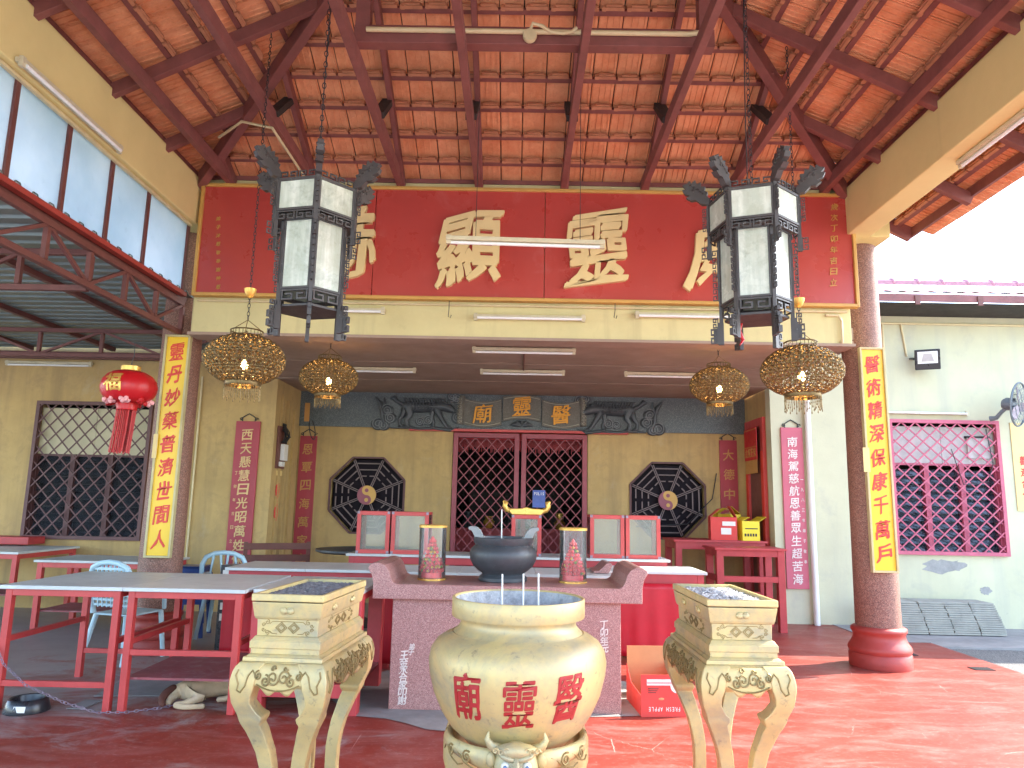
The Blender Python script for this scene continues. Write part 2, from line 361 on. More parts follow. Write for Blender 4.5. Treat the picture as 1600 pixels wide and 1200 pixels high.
M['bench_wood'] = mat('bench_wood', lin('6e4238')[:3], .6, var=.15, bump=.2)
M['black_plastic'] = mat('black_plastic', (.018, .019, .022), .3, var=.2, bump=0)
M['dog'] = mat('dog_fur', lin('c4ac88')[:3], .85, var=.18, vs=7, dirt_or_light=((.75, .68, .55), 5, .55, .75, .6), bump=.5, bs=120, coord='obj')
M['dog_brown'] = mat('dog_brown', lin('5a3428')[:3], .85, var=.2, bump=.5, bs=120)
M['carton_red'] = mat('carton_red', lin('cf4038')[:3], .6, var=.06, bump=.05)
M['carton_inside'] = mat('carton_inside', lin('b98a5c')[:3], .8, var=.08, bump=.1)
M['carton_yellow'] = mat('carton_yellow', lin('d9c01e')[:3], .6, var=.05, bump=.05)
M['bead_red'] = mat('bead_red', lin('e05050')[:3], .35, var=.2, vs=20, bump=0)
M['bead_gold'] = mat('bead_gold', lin('d8a848')[:3], .35, metal=.3, var=.2, bump=0)
M['bead_green'] = mat('bead_green', lin('6f8a3c')[:3], .4, var=.2, bump=0)
M['stick'] = mat('incense_stick', lin('c9b8a8')[:3], .7, var=.1, bump=0)
M['fan_grey'] = mat('fan_grey', lin('6d7478')[:3], .45, var=.1, bump=0)
M['poster_blue'] = mat('poster_blue', lin('4a5fa8')[:3], .4, var=.25, vs=6, bump=0)
M['poster_cream'] = mat('poster_cream', lin('d8bd7c')[:3], .5, var=.05, bump=0)
M['taiji_gold'] = mat('taiji_gold', lin('c89a48')[:3], .45, var=.06, bump=0)
M['taiji_red'] = mat('taiji_red', lin('8c4450')[:3], .45, var=.06, bump=0)
M['octo_bar'] = mat('octagon_bar', lin('75625f')[:3], .5, var=.2, vs=8, bump=0)
M['door_red'] = mat('door_red', lin('93434a')[:3], .5, var=.14, vs=6, dirt_or_light=((.3, .12, .12), 12, .6, .8, .4), bump=.1)
M['bar_metal'] = mat('window_bar', lin('8a7c86')[:3], .45, metal=.3, var=.15, bump=0)
M['slab_grey'] = mat('stacked_tile', lin('9a988c')[:3], .85, var=.16, vs=6, streak=((.12, .12, .11), 9, .58, .8, .5), dirt_or_light=((.06, .06, .055), 8, .58, .76, .6), bump=.4)
M['far_tile'] = mat('clay_tile_pink', lin('a2727a')[:3], .6, var=.2, vs=12, bump=.2)
M['curtain'] = mat('window_board', lin('c9bf9e')[:3], .7, var=.08, vs=3, bump=.05)
M['vent_board'] = mat('frosted_board', lin('b9b2ac')[:3], .6, var=.15, vs=9, bump=.05)
def tile_mat():
    t = NT('clay_tile')
    oi = t.node('ShaderNodeObjectInfo')
    n = t.noise(5.5, 5, .7); f = t.noise(38, 6, .7)
    k = t.mix(t.ramp(n, .3, .7), lin('da8a5a')[:3], lin('efb083')[:3])
    sep = t.node('ShaderNodeSeparateColor'); t.L(t.vor(3.3), sep.inputs[0])
    k = t.mix(t.math('MULTIPLY', sep.outputs[0], .28), k, lin('b8704a')[:3])
    k = t.mix(t.math('MULTIPLY', oi.outputs['Random'], .22), k, lin('ebb48e')[:3])
    k = t.mix(t.math('MULTIPLY', t.ramp(f, .5, .8), .35), k, lin('a06044')[:3])
    t.col(k); t.set(Roughness=.8); t.bump(f, .3, .004); return t.m
M['tile'] = tile_mat()
M['tile_lip'] = mat('clay_tile_nib', lin('b9805e')[:3], .8, var=.2, vs=9, dirt_or_light=((.25, .12, .08), 14, .55, .75, .5), bump=.25)
def frosted():
    t = NT('frosted_sheet'); t.n.nodes.remove(t.b)
    d = t.node('ShaderNodeBsdfDiffuse'); tr = t.node('ShaderNodeBsdfTranslucent'); mx = t.node('ShaderNodeMixShader'); mx.inputs[0].default_value = .72
    c = t.mix(t.ramp(t.noise(1.2, 5), .35, .7), (.62, .70, .74), (.80, .84, .86))
    c = t.mix(t.math('MULTIPLY', t.ramp(t.noise(9, 7, .7), .6, .75), .3), c, (.45, .5, .5))
    t.L(c, d.inputs[0]); t.L(c, tr.inputs[0]); t.L(d.outputs[0], mx.inputs[1]); t.L(tr.outputs[0], mx.inputs[2]); t.L(mx.outputs[0], t.out.inputs[0]); return t.m
M['frosted'] = frosted()
def glassy(name, col, tr, rough=.04):
    t = NT(name); t.n.nodes.remove(t.b)
    a = t.node('ShaderNodeBsdfTransparent'); g = t.node('ShaderNodeBsdfGlossy'); g.inputs['Roughness'].default_value = rough
    d = t.node('ShaderNodeBsdfDiffuse'); d.inputs[0].default_value = lin(col)
    a.inputs[0].default_value = (.96, .97, .96, 1)
    fr = t.node('ShaderNodeFresnel'); fr.inputs[0].default_value = 1.45
    m1 = t.node('ShaderNodeMixShader'); m1.inputs[0].default_value = tr
    m2 = t.node('ShaderNodeMixShader')
    t.L(d.outputs[0], m1.inputs[1]); t.L(a.outputs[0], m1.inputs[2])
    t.L(fr.outputs[0], m2.inputs[0]); t.L(m1.outputs[0], m2.inputs[1]); t.L(g.outputs[0], m2.inputs[2]); t.L(m2.outputs[0], t.out.inputs[0]); return t.m
M['glass'] = glassy('clear_glass', (.8, .82, .78), .92)
M['case_glass'] = glassy('display_glass', (.40, .43, .36), .72)
M['louvre_glass'] = glassy('dark_louvre_glass', (.05, .055, .07), .45, .12)
def bulb():
    t = NT('bulb_glow'); e = t.node('ShaderNodeEmission'); e.inputs[0].default_value = (1, .55, .16, 1); e.inputs[1].default_value = 6
    t.L(e.outputs[0], t.out.inputs[0]); return t.m
M['bulb'] = bulb()
M['dark_pane'] = mat('dark_pane', (.010, .006, .010), .45, var=.4, vs=6, bump=0, spec=.08)  # near-black colour painted as the shaded room behind the octagon grilles
# ================================================================== ground
def sheet(name, x0, x1, y0, y1, z, m, kind='structure'):
    b = MB(); b.add([(x0, y0, z), (x1, y0, z), (x1, y1, z), (x0, y1, z)], [(0, 1, 2, 3)]); return b.build(name, m, kind=kind)
sheet('ground', -700, 700, -700, 700, -.06, M['yard'])
sheet('driveway', 5.06, 11, -40, 8.95, -.03, M['asphalt'])
MB().box(-13, 5.05, 1.5, 11.9, -.055, 0).build('court_floor', M['red_floor'], kind='structure')  # front edge set short so the pale yard bounces more light
MB().box(5.06, 13, 8.95, 11.9, -.055, -.004).build('wall_side_path', M['cement'], kind='structure')
MB().box(4.4, 5.05, 9.15, 10.4, .001, .006).build('cement_strip', M['cement'], kind='structure')
def blob(name, cx, cy, rx, ry, z, m, seed, n=40):
    rnd = random.Random(seed); ph = [rnd.random()*6 for _ in range(4)]
    b = MB(); vs = []
    for i in range(n):
        a = 2*math.pi*i/n; k = 1+.10*math.sin(3*a+ph[0])+.07*math.sin(5*a+ph[1])+.04*math.sin(11*a+ph[2])+.03*math.sin(17*a+ph[3])
        vs.append((cx+rx*k*math.cos(a), cy+ry*k*math.sin(a), z))
    b.add(vs, [tuple(range(n))]); return b.build(name, m, kind='structure')
blob('cement_patch', -.12, 6.3, 1.35, .92, .004, M['cement'], 3)
# ================================================================== temple building
FY, BY = 10.4, 11.6           # facade plane, porch back wall plane
XL, XR = -3.5, 3.66           # porch side walls
tb = thing('temple_building', 'cream painted temple hall with deep porch, red grilles and barred windows', 'temple', (0, 10.4, 0))
tb.location = (0, 0, 0)
rect = lambda x0, x1, z0, z1: [(x0, z0), (x1, z0), (x1, z1), (x0, z1)]
LW = (-6.93, -5.3, .97, 2.87); RW = (5.36, 6.88, 1.0, 2.84)
holed('facade_wall', rect(-13, XL, 0, 4.9), [rect(*LW)], FY, .2, M['wall_yellow'], tb)
rw = holed('facade_wall', rect(XR, 13, -.05, 4.55), [rect(*RW)], FY, .2, M['wall_pale'], tb)
rw['label'] = 'pale peeling wall beside the porch'
MB().box(XL-.2, XL, FY+.202, BY+.1, 0, 3.3).build('porch_side_wall', M['wall_yellow'], tb)
MB().box(XR, XR+.2, FY+.202, BY+.1, 0, 3.3).build('porch_side_wall', M['wall_yellow'], tb)
BG = [(-2.36, 1.65), (2.41, 1.66)]
octo = lambda c, r: [(c[0]+r*math.cos(R(22.5+45*i)), c[1]+r*math.sin(R(22.5+45*i))) for i in range(8)]
DR = (-1.02, 1.14, .0, 2.69)
holed('porch_back_wall', rect(XL, XR, -.01, 3.3), [rect(DR[0], DR[1], .3, DR[3])]+[octo(c, .63) for c in BG], BY, .15, M['wall_yellow'], tb)
# interior room
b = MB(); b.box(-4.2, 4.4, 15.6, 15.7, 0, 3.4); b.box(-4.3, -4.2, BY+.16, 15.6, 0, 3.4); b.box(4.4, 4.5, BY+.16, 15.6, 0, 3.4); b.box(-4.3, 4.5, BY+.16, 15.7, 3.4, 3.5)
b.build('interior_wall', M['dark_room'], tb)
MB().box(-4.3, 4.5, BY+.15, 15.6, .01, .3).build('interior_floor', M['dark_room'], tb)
# ceiling, header, roof slabs
for i, (y0, y1) in enumerate(((7.62, 8.96), (8.98, 10.28), (10.3, BY-.002))):
    MB().box(-3.52, 3.64, y0, y1, 3.3-.004*i, 3.36).build('ceiling_board', M['ceiling'], tb)
MB().box(-3.55, 3.66, 7.62, BY+.2, 3.37, 3.5).build('porch_slab', M['ceiling'], tb)
MB().box(-3.43, 3.47, 7.36, 7.49, 3.26, 4.975).build('header_beam', M['header_cream'], tb, bevel=.008)
MB().box(-3.46, 3.5, 7.345, 7.62, 3.235, 3.265).build('beam_edge_strip', M['ceiling'], tb)
b = MB(); b.prism([(7.62, 4.7), (12, 6.3), (16, 4.7), (16, 4.8), (12, 6.42), (7.62, 4.82)], -4.1, 4.1, m=Matrix(((0, 1, 0, 0), (1, 0, 0, 0), (0, 0, 1, 0), (0, 0, 0, 1))))
b.build('roof', M['far_tile'], tb)  # hidden roof, added to block sun and sky above the porch
# side beams of the forecourt roof
for s in (-1, 1):
    o = MB().box(min(s*3.45, s*3.72), max(s*3.45, s*3.72), -.3, 7.36, 4.43, 4.94).build('side_beam', M['beam_cream'], tb, bevel=.012)
MB().box(-3.72, 3.72, .0, .3, 4.43, 4.94).build('front_beam', M['beam_cream'], tb)
for s in (-1, 1):
    MB().box(min(s*3.44, s*3.95), max(s*3.44, s*3.95), 7.37, 7.98, 4.44, 4.93).build('column_head', M['beam_cream'], tb, bevel=.01)
# frieze above the door
fz = MB().box(XL+.002, XR-.002, BY-.05, BY-.001, 2.73, 3.296).build('frieze_slab', M['frieze'], tb)
MB().box(-1.72, 1.78, BY-.09, BY-.002, 2.685, 2.727).build('door_lintel', M['red_paint'], tb, bevel=.004)
# side wall mouldings (left) and red door frame (right)
for i, (y0, y1, d) in enumerate(((10.62, 10.7, .03), (10.86, 10.92, .05), (11.0, 11.05, .03), (11.22, 11.27, .03))):
    MB().box(XL+.001, XL+d, y0, y1, .02, 3.1-.06*i).build('wall_moulding', M['wall_yellow'], tb)
for y0, y1, z0, z1 in ((10.62, 10.74, 0.02, 2.9), (11.32, 11.44, 0.02, 2.9), (10.741, 11.319, 2.78, 2.9)):
    MB().box(XR-.05, XR-.001, y0, y1, z0, z1).build('door_frame', M['red_paint'], tb, bevel=.004)
MB().box(XR-.02, XR-.001, 10.741, 11.319, .02, 2.779).build('side_door', M['bench_wood'], tb)
# bare plaster patches where the paint has flaked
for (x, z, rx, rz, sd) in ((6.0, .82, .3, .09, 5), (6.55, .5, .08, .05, 6), (5.25, .75, .12, .05, 8)):
    b = MB(); rnd = random.Random(sd); n = 26
    b.add([(x+rx*(.8+.4*rnd.random())*math.cos(2*math.pi*i/n), FY-.003, z+rz*(.7+.6*rnd.random())*math.sin(2*math.pi*i/n)) for i in range(n)], [tuple(range(n))])
    b.build('bare_patch', M['plaster_bare'], tb)
# ---- grilles
def diamond(b, x0, x1, z0, z1, y, sx, sz, r=.007, off=0):
    k = sz/sx
    for sg in (1, -1):
        lo = min(z0-sg*k*x0, z0-sg*k*x1, z1-sg*k*x0, z1-sg*k*x1); hi = max(z0-sg*k*x0, z0-sg*k*x1, z1-sg*k*x0, z1-sg*k*x1)
        c = lo+sz*.5+off
        while c < hi:
            pts = []
            for x in (x0, x1):
                z = sg*k*x+c
                if z0 <= z <= z1: pts.append((x, z))
            for z in (z0, z1):
                x = (z-c)/(sg*k)
                if x0 < x < x1: pts.append((x, z))
            if len(pts) >= 2 and abs(pts[0][0]-pts[1][0]) > .02:
                p, q = pts[0], pts[1]; yy = y if sg > 0 else y+r*1.6
                b.bar((p[0], yy, p[1]), (q[0], yy, q[1]), r*2, r*1.5, up=(0, 1, 0))
            c += sz
    return b
def frame(b, x0, x1, z0, z1, y0, y1, w):
    b.box(x0, x0+w, y0, y1, z0, z1); b.box(x1-w, x1, y0, y1, z0, z1)
    b.box(x0+w, x1-w, y0, y1, z0, z0+w); b.box(x0+w, x1-w, y0, y1, z1-w, z1); return b
# doors
for (x0, x1) in ((DR[0]+.01, .045), (.085, DR[1]-.01)):
    d = frame(MB(), x0, x1, .32, DR[3]-.02, BY-.03, BY+.04, .075).build('door', M['door_red'], tb, bevel=.004)
    diamond(MB(), x0+.085, x1-.085, .40, DR[3]-.1, BY, .175, .20, .0062).build('grille', M['grille_red'], d)
MB().box(DR[0]-.06, DR[1]+.06, BY-.1, BY+.12, .0, .3).build('door_step', M['cement'], tb)
# barred windows
def window(wx, gm, boards, bm_, bz, mull, sx, sz):
    x0, x1, z0, z1 = wx
    w = frame(MB(), x0-.03, x1+.03, z0-.03, z1+.03, FY-.05, FY+.02, .05).build('window', gm, tb)
    diamond(MB(), x0+.02, x1-.02, z0+.02, z1-.02, FY-.035, sx, sz, .0085).build('grille', gm, w)
    n = boards
    for i in range(n):
        a = x0+(x1-x0)*i/n; c = x0+(x1-x0)*(i+1)/n
        MB().box(a+.004, c-.004, FY+.06, FY+.075, bz, z1-.06).build('board', bm_, w)
    for i in range(mull+1):
        c = x0+(x1-x0)*i/mull
        MB().box(max(x0, c-.035), min(x1, c+.035), FY+.03, FY+.13, z0, bz).build('mullion', gm, w)
    for i in range(mull):
        a = x0+(x1-x0)*i/mull+.036; c = x0+(x1-x0)*(i+1)/mull-.036
        k = int((bz-z0)/.105)
        for j in range(k):
            zz = z0+.06+j*.105
            b = MB(); b.box(a, c, -.055, .055, -.003, .003, m=T(0, FY+.09, zz) @ RX(R(62))); b.build('louvre', M['louvre_glass'], w)
    MB().box(x0, x1, FY+.05, FY+.1, bz-.03, bz).build('transom', gm, w)
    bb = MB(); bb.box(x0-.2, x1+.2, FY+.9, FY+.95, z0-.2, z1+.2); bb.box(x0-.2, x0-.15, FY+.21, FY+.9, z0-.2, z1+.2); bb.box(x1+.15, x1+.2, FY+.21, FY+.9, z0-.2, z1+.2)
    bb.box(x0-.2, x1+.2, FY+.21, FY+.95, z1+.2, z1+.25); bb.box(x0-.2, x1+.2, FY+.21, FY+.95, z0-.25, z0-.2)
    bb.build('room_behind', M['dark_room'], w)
    return w
window(LW, M['grille_dark'], 2, M['curtain'], 2.14, 3, .21, .23)
w = window(RW, M['grille_pink'], 2, M['vent_board'], 2.25, 3, .2, .185)
v = MB(); v.box(6.48, 6.78, FY+.02, FY+.058, 2.33, 2.62); v.build('vent_flap', M['vent_board'], w)
MB().box(6.46, 6.8, FY+.015, FY+.06, 2.621, 2.65).build('vent_hood', M['dark_timber'], w)
# eight-sided windows with the trigram bars
for c in BG:
    b = MB()
    for k, r in ((0, .63), (1, .6)):
        pass
    P8 = octo(c, .64); Q8 = octo(c, .60)
    for i in range(8):
        p, q = P8[i], P8[(i+1) % 8]; b.bar((p[0], BY-.012, p[1]), (q[0], BY-.012, q[1]), .03, .022, up=(0, 1, 0))
    w = b.build('octagon_window', M['grille_dark'], tb)
    shade_sheet = MB(); shade_sheet.add([(x, BY+.09, z) for x, z in Q8], [tuple(range(8))]); shade_sheet.build('pane', M['dark_pane'], w)  # opaque dark sheet in the open grille instead of real room shade
    sp = MB()
    for i in range(8):
        a = R(22.5+45*i); d = Vector((math.cos(a), 0, math.sin(a))); n = Vector((-d.z, 0, d.x))*.013
        o = Vector((c[0], BY+.03, c[1]))
        for s in (-1, 1): sp.bar(o+d*.15+n*s, o+d*.6+n*s, .012, .012, up=(0, 1, 0))
    sp.build('spoke', M['octo_bar'], w)
    for i in range(8):
        a = R(45*i); d = Vector((math.cos(a), 0, math.sin(a))); n = Vector((-d.z, 0, d.x)); o = Vector((c[0], BY+.03, c[1]))
        for j, rr in enumerate((.30, .40, .50)):
            h = rr*math.tan(R(22.5))-.03; br = MB()
            if (i*3+j*5+i*j) % 3 == 0:
                br.bar(o+d*rr-n*h, o+d*rr-n*.025, .017, .014, up=(0, 1, 0)); br.build('trigram_bar', M['octo_bar'], w); br = MB(); br.bar(o+d*rr+n*.025, o+d*rr+n*h, .017, .014, up=(0, 1, 0))
            else: br.bar(o+d*rr-n*h, o+d*rr+n*h, .017, .014, up=(0, 1, 0))
            br.build('trigram_bar', M['octo_bar'], w)
    # yin and yang disc
    o = Vector((c[0], BY-.02, c[1])); rr = .15
    def arcp(cx, cz, r, a0, a1, n=18): return [(cx+r*math.cos(R(a0+(a1-a0)*i/n)), cz+r*math.sin(R(a0+(a1-a0)*i/n))) for i in range(n+1)]
    right = arcp(0, 0, rr, -90, 90)+arcp(0, rr/2, rr/2, 90, 270)[1:]+arcp(0, -rr/2, rr/2, 90, -90)[1:-1]
    b = MB(); b.prism([(x, z) for x, z in arcp(0, 0, rr, 0, 345, 40)], 0, .03, m=T(o.x, o.y, o.z)); disc = b.build('taiji_disc', M['taiji_red'], w)
    b = MB(); bm = bmesh.new(); vs = [bm.verts.new((o.x+x, o.y-.003, o.z+z)) for x, z in right]
    es = [bm.edges.new((vs[i], vs[(i+1) % len(vs)])) for i in range(len(vs))]; bmesh.ops.triangle_fill(bm, use_beauty=True, edges=es, normal=(0, -1, 0))
    me = bpy.data.meshes.new('light_half'); bm.to_mesh(me); bm.free(); me.materials.append(M['taiji_gold']); link('light_half', me, disc)
    for dz, mm in ((rr/2, 'taiji_red'), (-rr/2, 'taiji_gold')):
        MB().prism(arcp(0, dz, .03, 0, 340, 18), -.008, -.004, m=T(o.x, o.y, o.z)).build('dot', M[mm], disc)
# ---- right wing roof
rf = MB(); NX = 9.0/.205
def wav(u, v):
    x = 3.95+9.0*u; k = v*6; row = min(5, int(k)); fr = k-row
    y = 9.68+.33*(row+fr); z = 4.545+.345*.36*(row+fr)*1.0 + .03*abs(math.sin(math.pi*(x-3.95)/.205)) - .022*fr
    return (x, y, z)
rf.sheet(wav, int(NX*6), 24)
ro = rf.build('wing_roof', M['far_tile'], tb, smooth=40)
for i in range(20):
    x = 4.35+.41*i
    MB().box(x-.17, x+.22, -.07, .07, -.05, .05, m=T(0, 11.66, 5.31)).build('ridge_tile', M['far_tile'], ro, bevel=.02)
    MB().lathe([(.075, 0), (.085, .03), (.075, .06)], 12, m=T(x+.19, 11.66, 5.33) @ RY(R(90))).build('ridge_tile', M['far_tile'], ro)
MB().box(3.95, 13, 9.66, 9.69, 4.42, 4.525).build('fascia', M['timber'], ro)
MB().box(3.97, 13, 9.7, 10.39, 4.40, 4.415).build('eave_soffit', M['dark_timber'], ro)
for i in range(11):
    x = 4.62+.86*i; MB().box(x-.035, x+.035, 9.64, 9.659, 4.37, 4.5).build('rafter_end', M['bench_wood'], ro)
# ================================================================== columns
for s, lb in ((-1, 'brown terrazzo round column standing by the left tables with a yellow board on it'), (1, 'brown terrazzo round column on a moulded red base standing on the open red floor')):
    cx = s*3.755 if s > 0 else -3.70
    c = thing('column', lb, 'column', (cx, 7.76, 0), group='front columns of the porch')
    MB().lathe([(.218, .38), (.212, 1.2), (.205, 2.6), (.20, 4.44)], 48).build('shaft', M['terrazzo'], c, smooth=40)
    MB().lathe([(.292, 0), (.296, .01), (.296, .125), (.288, .135), (.285, .14), (.298, .16), (.30, .185), (.29, .21), (.265, .245), (.248, .28), (.245, .31), (.252, .335), (.262, .345), (.266, .36), (.262, .38), (.235, .395), (.216, .40)], 48).build('base', M['col_red'], c, smooth=50)
# ================================================================== big red name board
sb = thing('name_board', 'long red name board with gold frame and four large gold characters', 'sign', (0, 7.3, 3.62))
sb.location = (0, 0, 0)
BX0, BX1, BZ0, BZ1 = -3.42, 3.53, 3.635, 4.88
px_ = [BX0+.03, xp(585, 375, 7.3), xp(851, 380, 7.3), xp(1118, 390, 7.3), BX1-.03]
for i in range(4):
    MB().box(px_[i]+.003, px_[i+1]-.003, 7.29, 7.345, BZ0+.03, BZ1-.03).build('panel', M['board_red'], sb, bevel=.003)
frame(MB(), BX0, BX1, BZ0, BZ1, 7.262, 7.35, .036).build('frame', M['gold_trim'], sb, bevel=.006)
for ch, x, y, w, h in (('赫', 537, 385, .7, .8), ('顯', 734, 387, .70, .78), ('靈', 934, 387, .68, .80), ('威', 1126, 392, .72, .8)):
    p = at(x, y, Y=7.27); b = MB(); put(b, ch, T(p.x, 7.27, p.z), w, h, off=.017 if ch == '靈' else .024, ext=.03, brush=.85)
    b.build('character', M['gold_leaf'], sb, smooth=30)
def column_text(b, s, x, y0, y1, Y, w, off=.004, ext=.004, brush=.6, hk=1.0):
    n = len(s); p0 = at(x[0], y0, Y=Y); p1 = at(x[1], y1, Y=Y)
    for i, ch in enumerate(s):
        t = (i+.5)/n; p = p0.lerp(p1, t); put(b, ch, T(p.x, Y, p.z), w, w*hk, off=off, ext=ext, brush=brush)
b = MB()
column_text(b, '弟子沐恩敬奉謝神恩', (341, 341), 335, 455, 7.286, .045)
column_text(b, '歲次丁卯年吉日立', (1304, 1302), 315, 450, 7.286, .075)
b.build('small_lettering', M['gold_trim'], sb)
# ================================================================== roof over the forecourt
pv = thing('forecourt_roof', 'open timber roof with clay tiles seen from below over the forecourt', 'roof', (0, 3.85, 4.98)); pv.location = (0, 0, 0)
YC, HW, ZP, SL = 3.85, 3.5, 4.98, .5
cs = 1/math.sqrt(1+SL*SL); sn = SL*cs
NRM = {}
def slope(side):
    # origin at plate line centre, u along eave, v up slope, w outward normal
    return {'back': Matrix(((-1, 0, 0, 0), (0, -cs, sn, YC+HW), (0, sn, cs, ZP), (0, 0, 0, 1))),
            'front': Matrix(((1, 0, 0, 0), (0, cs, -sn, YC-HW), (0, sn, cs, ZP), (0, 0, 0, 1))),
            'left': Matrix(((0, cs, -sn, -HW), (-1, 0, 0, YC), (0, sn, cs, ZP), (0, 0, 0, 1))),
            'right': Matrix(((0, -cs, sn, HW), (1, 0, 0, YC), (0, sn, cs, ZP), (0, 0, 0, 1)))}[side]
VM = HW/cs
TW, TC = .22, .32
def tile_proto():
    b = MB(); rnd = random.Random(4)
    tilt = Matrix(((1, 0, 0, 0), (0, 1, 0, 0), (0, -.075, 1, .052), (0, 0, 0, 1)))
    b.box(.005, TW-.005, -.385, .012, 0, .014, tilt)
    for a, c, d in ((.016, .030, .014), (.075, .086, .010), (.130, .141, .012), (.190, .206, .008)): b.box(a, c, -.34, .0, -d, .0005, tilt)
    return b
TP = tile_proto()
tme = TP.mesh('tile', M['tile'])
LP = MB(); LP.box(.012, TW-.012, .022, .05, -.012, .04); LP.box(.03, TW-.05, .05, .066, .0, .03); LP.box(TW-.05, TW-.018, .014, .024, -.006, .02)
tiles = []; lips = []; part = MB(); lipb = MB()
cutb = []
for side, rows0 in (('back', 0), ('front', -3), ('left', -3), ('right', -3)):
    m = slope(side); yo = 0
    k = rows0
    while True:
        v = .235+.32*k
        if v-.2 > VM: break
        half = HW-max(v-.16, 0)*cs
        if v < 0 and side in ('left', 'right'): half = HW+.32
        if v < 0 and side == 'front': half = HW+.84
        n = int(half/TW)+2
        for i in range(-n, n):
            u0 = i*TW
            edge = max(abs(u0), abs(u0+TW))
            hv = HW-max(v+.02, 0)*cs; hv0 = HW-max(v-.36, 0)*cs
            mm = m @ T(u0, v, 0) @ RZ(random.uniform(-.008, .008)) @ T(0, random.uniform(-.006, .006), 0)
            if v < 0:
                if edge <= half+.001: tiles.append((mm, side))
                continue
            if edge <= hv: tiles.append((mm, side))
            elif min(abs(u0), abs(u0+TW)) < hv0: cutb.append((mm, side))
        # battens: part of the timber
        hb = HW-max(v, 0)*cs if v >= 0 else (HW+.3 if side != 'front' else HW+.8)
        if hb > .05 and v < VM:
            MB().box(-hb, hb, v-.025, v+.02, 0, .04, m).build('batten', M['timber'], pv)
        k += 1
def score(mm):
    p = mm @ Vector((.11, -.17, 0)); x, y, z = pr(p)
    if z < .3 or not (-30 < x < 1630 and -30 < y < 1230): return -1/(1+abs(z))
    return 1/(z*z)
tiles.sort(key=lambda t: -score(t[0]))
lipme = LP.mesh('nib', M['tile_lip'])
for mm, side in tiles[:300]:
    o = link('tile', tme, pv); o.matrix_local = mm
for mm, side in tiles[300:]: part.merge(TP, mm)
for mm, side in tiles[:]: lipb.merge(LP, mm)
for mm, side in cutb:                     # tiles sawn along the hips
    bm = bmesh.new(); q = MB(); q.merge(TP, mm)
    me = bpy.data.meshes.new('q'); me.from_pydata(q.v, [], q.f); bm.from_mesh(me); bpy.data.meshes.remove(me)
    for sx in (-1, 1):
        nrm = {'back': Vector((sx, -1, 0)), 'front': Vector((sx, 1, 0)), 'left': Vector((1, sx, 0)), 'right': Vector((-1, sx, 0))}[side]
        bmesh.ops.bisect_plane(bm, geom=bm.verts[:]+bm.edges[:]+bm.faces[:], plane_co=(0, YC, 0), plane_no=nrm, clear_outer=True)
    bm.verts.index_update(); part.add([tuple(v.co) for v in bm.verts], [tuple(v.index for v in f.verts) for f in bm.faces]); bm.free()
part.build('tile_field', M['tile'], pv, kind='stuff')
lipb.build('tile_nibs', M['tile_lip'], pv, kind='stuff')
for side in ('back', 'front', 'left', 'right'):      # added dark sheet over the tiles, keeps sky light out of the gaps
    m = slope(side); b = MB(); lo = -.05 if side == 'back' else -.88
    b.add([(-HW-(.3 if side in ('left', 'right') else .0 if side == 'back' else .8), lo, .11), (HW+(.3 if side in ('left', 'right') else .0 if side == 'back' else .8), lo, .11), (HW, 0, .11), (0, VM, .11), (-HW, 0, .11)], [(0, 1, 2, 3, 4)], m); b.build('roof_skin', M['dark_timber'], pv)
# rafters, ties, hips
TX = [-3.13, -2.25, -1.30, -.465, .448, 1.306, 2.235, 3.22]
def plane_z(d): return ZP+SL*d            # d = horizontal distance in from the plate line
for i, x in enumerate(TX):
    d = HW-abs(x); off = .085
    if d > .1:
        MB().bar((x+.03, YC+HW-.02, ZP-off+.01), (x+.03, YC+HW-d, plane_z(d)-off), .05, .11).build('rafter', M['timber'], pv, bevel=.004)
        MB().bar((x+.03, YC-HW, ZP-off), (x+.03, YC-HW+d, plane_z(d)-off), .05, .11).build('rafter', M['timber'], pv, bevel=.004)
    MB().box(x-.03, x+.03, YC-HW, YC+HW-.03, 4.88, 5.0).build('tie_beam', M['timber'], pv, bevel=.004)
    if d > .9:
        y0 = 6.42; zt = plane_z(YC+HW-y0)-.12
        MB().bar((x, 6.02, 4.98), (x, y0, zt+.03), .055, .10, up=(1, 0, 0)).build('strut', M['dark_timber'], pv)
for y in (-.2, .65, 1.6, 2.55, 3.5, 4.6, 5.6, 6.55):
    for s in (-1, 1):
        d = HW-abs(y-YC)
        d = max(d, .0)
        MB().bar((s*(HW+.80), y, plane_z(-.80)-.075), (s*(HW-d), y, plane_z(d)-.075), .06, .11).build('rafter', M['timber'], pv, bevel=.004)
for sx in (-1, 1):
    for sy in (-1, 1):
        MB().bar((sx*(HW+.0), YC+sy*(HW+.0), ZP-.10), (0, YC, plane_z(HW)-.10), .085, .16).build('hip_rafter', M['timber'], pv, bevel=.005)
MB().box(-3.43, 3.43, 7.5, 7.53, 4.985, 5.3).build('back_board', M['dark_timber'], pv)  # added filler, blocks sky showing under the back slope
MB().box(-3.5, 3.5, 7.34, 7.358, 4.955, 5.0).build('wall_plate', M['timber'], pv)
for s in (-1, 1): MB().box(min(s*3.47, s*3.6), max(s*3.47, s*3.6), .0, 7.36, 4.945, 5.0).build('wall_plate', M['timber'], pv)
for s in (-1, 1):
    e = HW+.80; MB().bar((s*e, -.5, plane_z(-.8)+.0), (s*e, 7.66, plane_z(-.8)+.0), .03, .10).build('eave_board', M['timber'], pv)
    MB().bar((s*(HW+.1), 7.6, plane_z(-.1)-.02), (s*(HW+.8), 7.6, plane_z(-.8)-.02), .05, .16).build('end_rafter', M['timber'], pv)
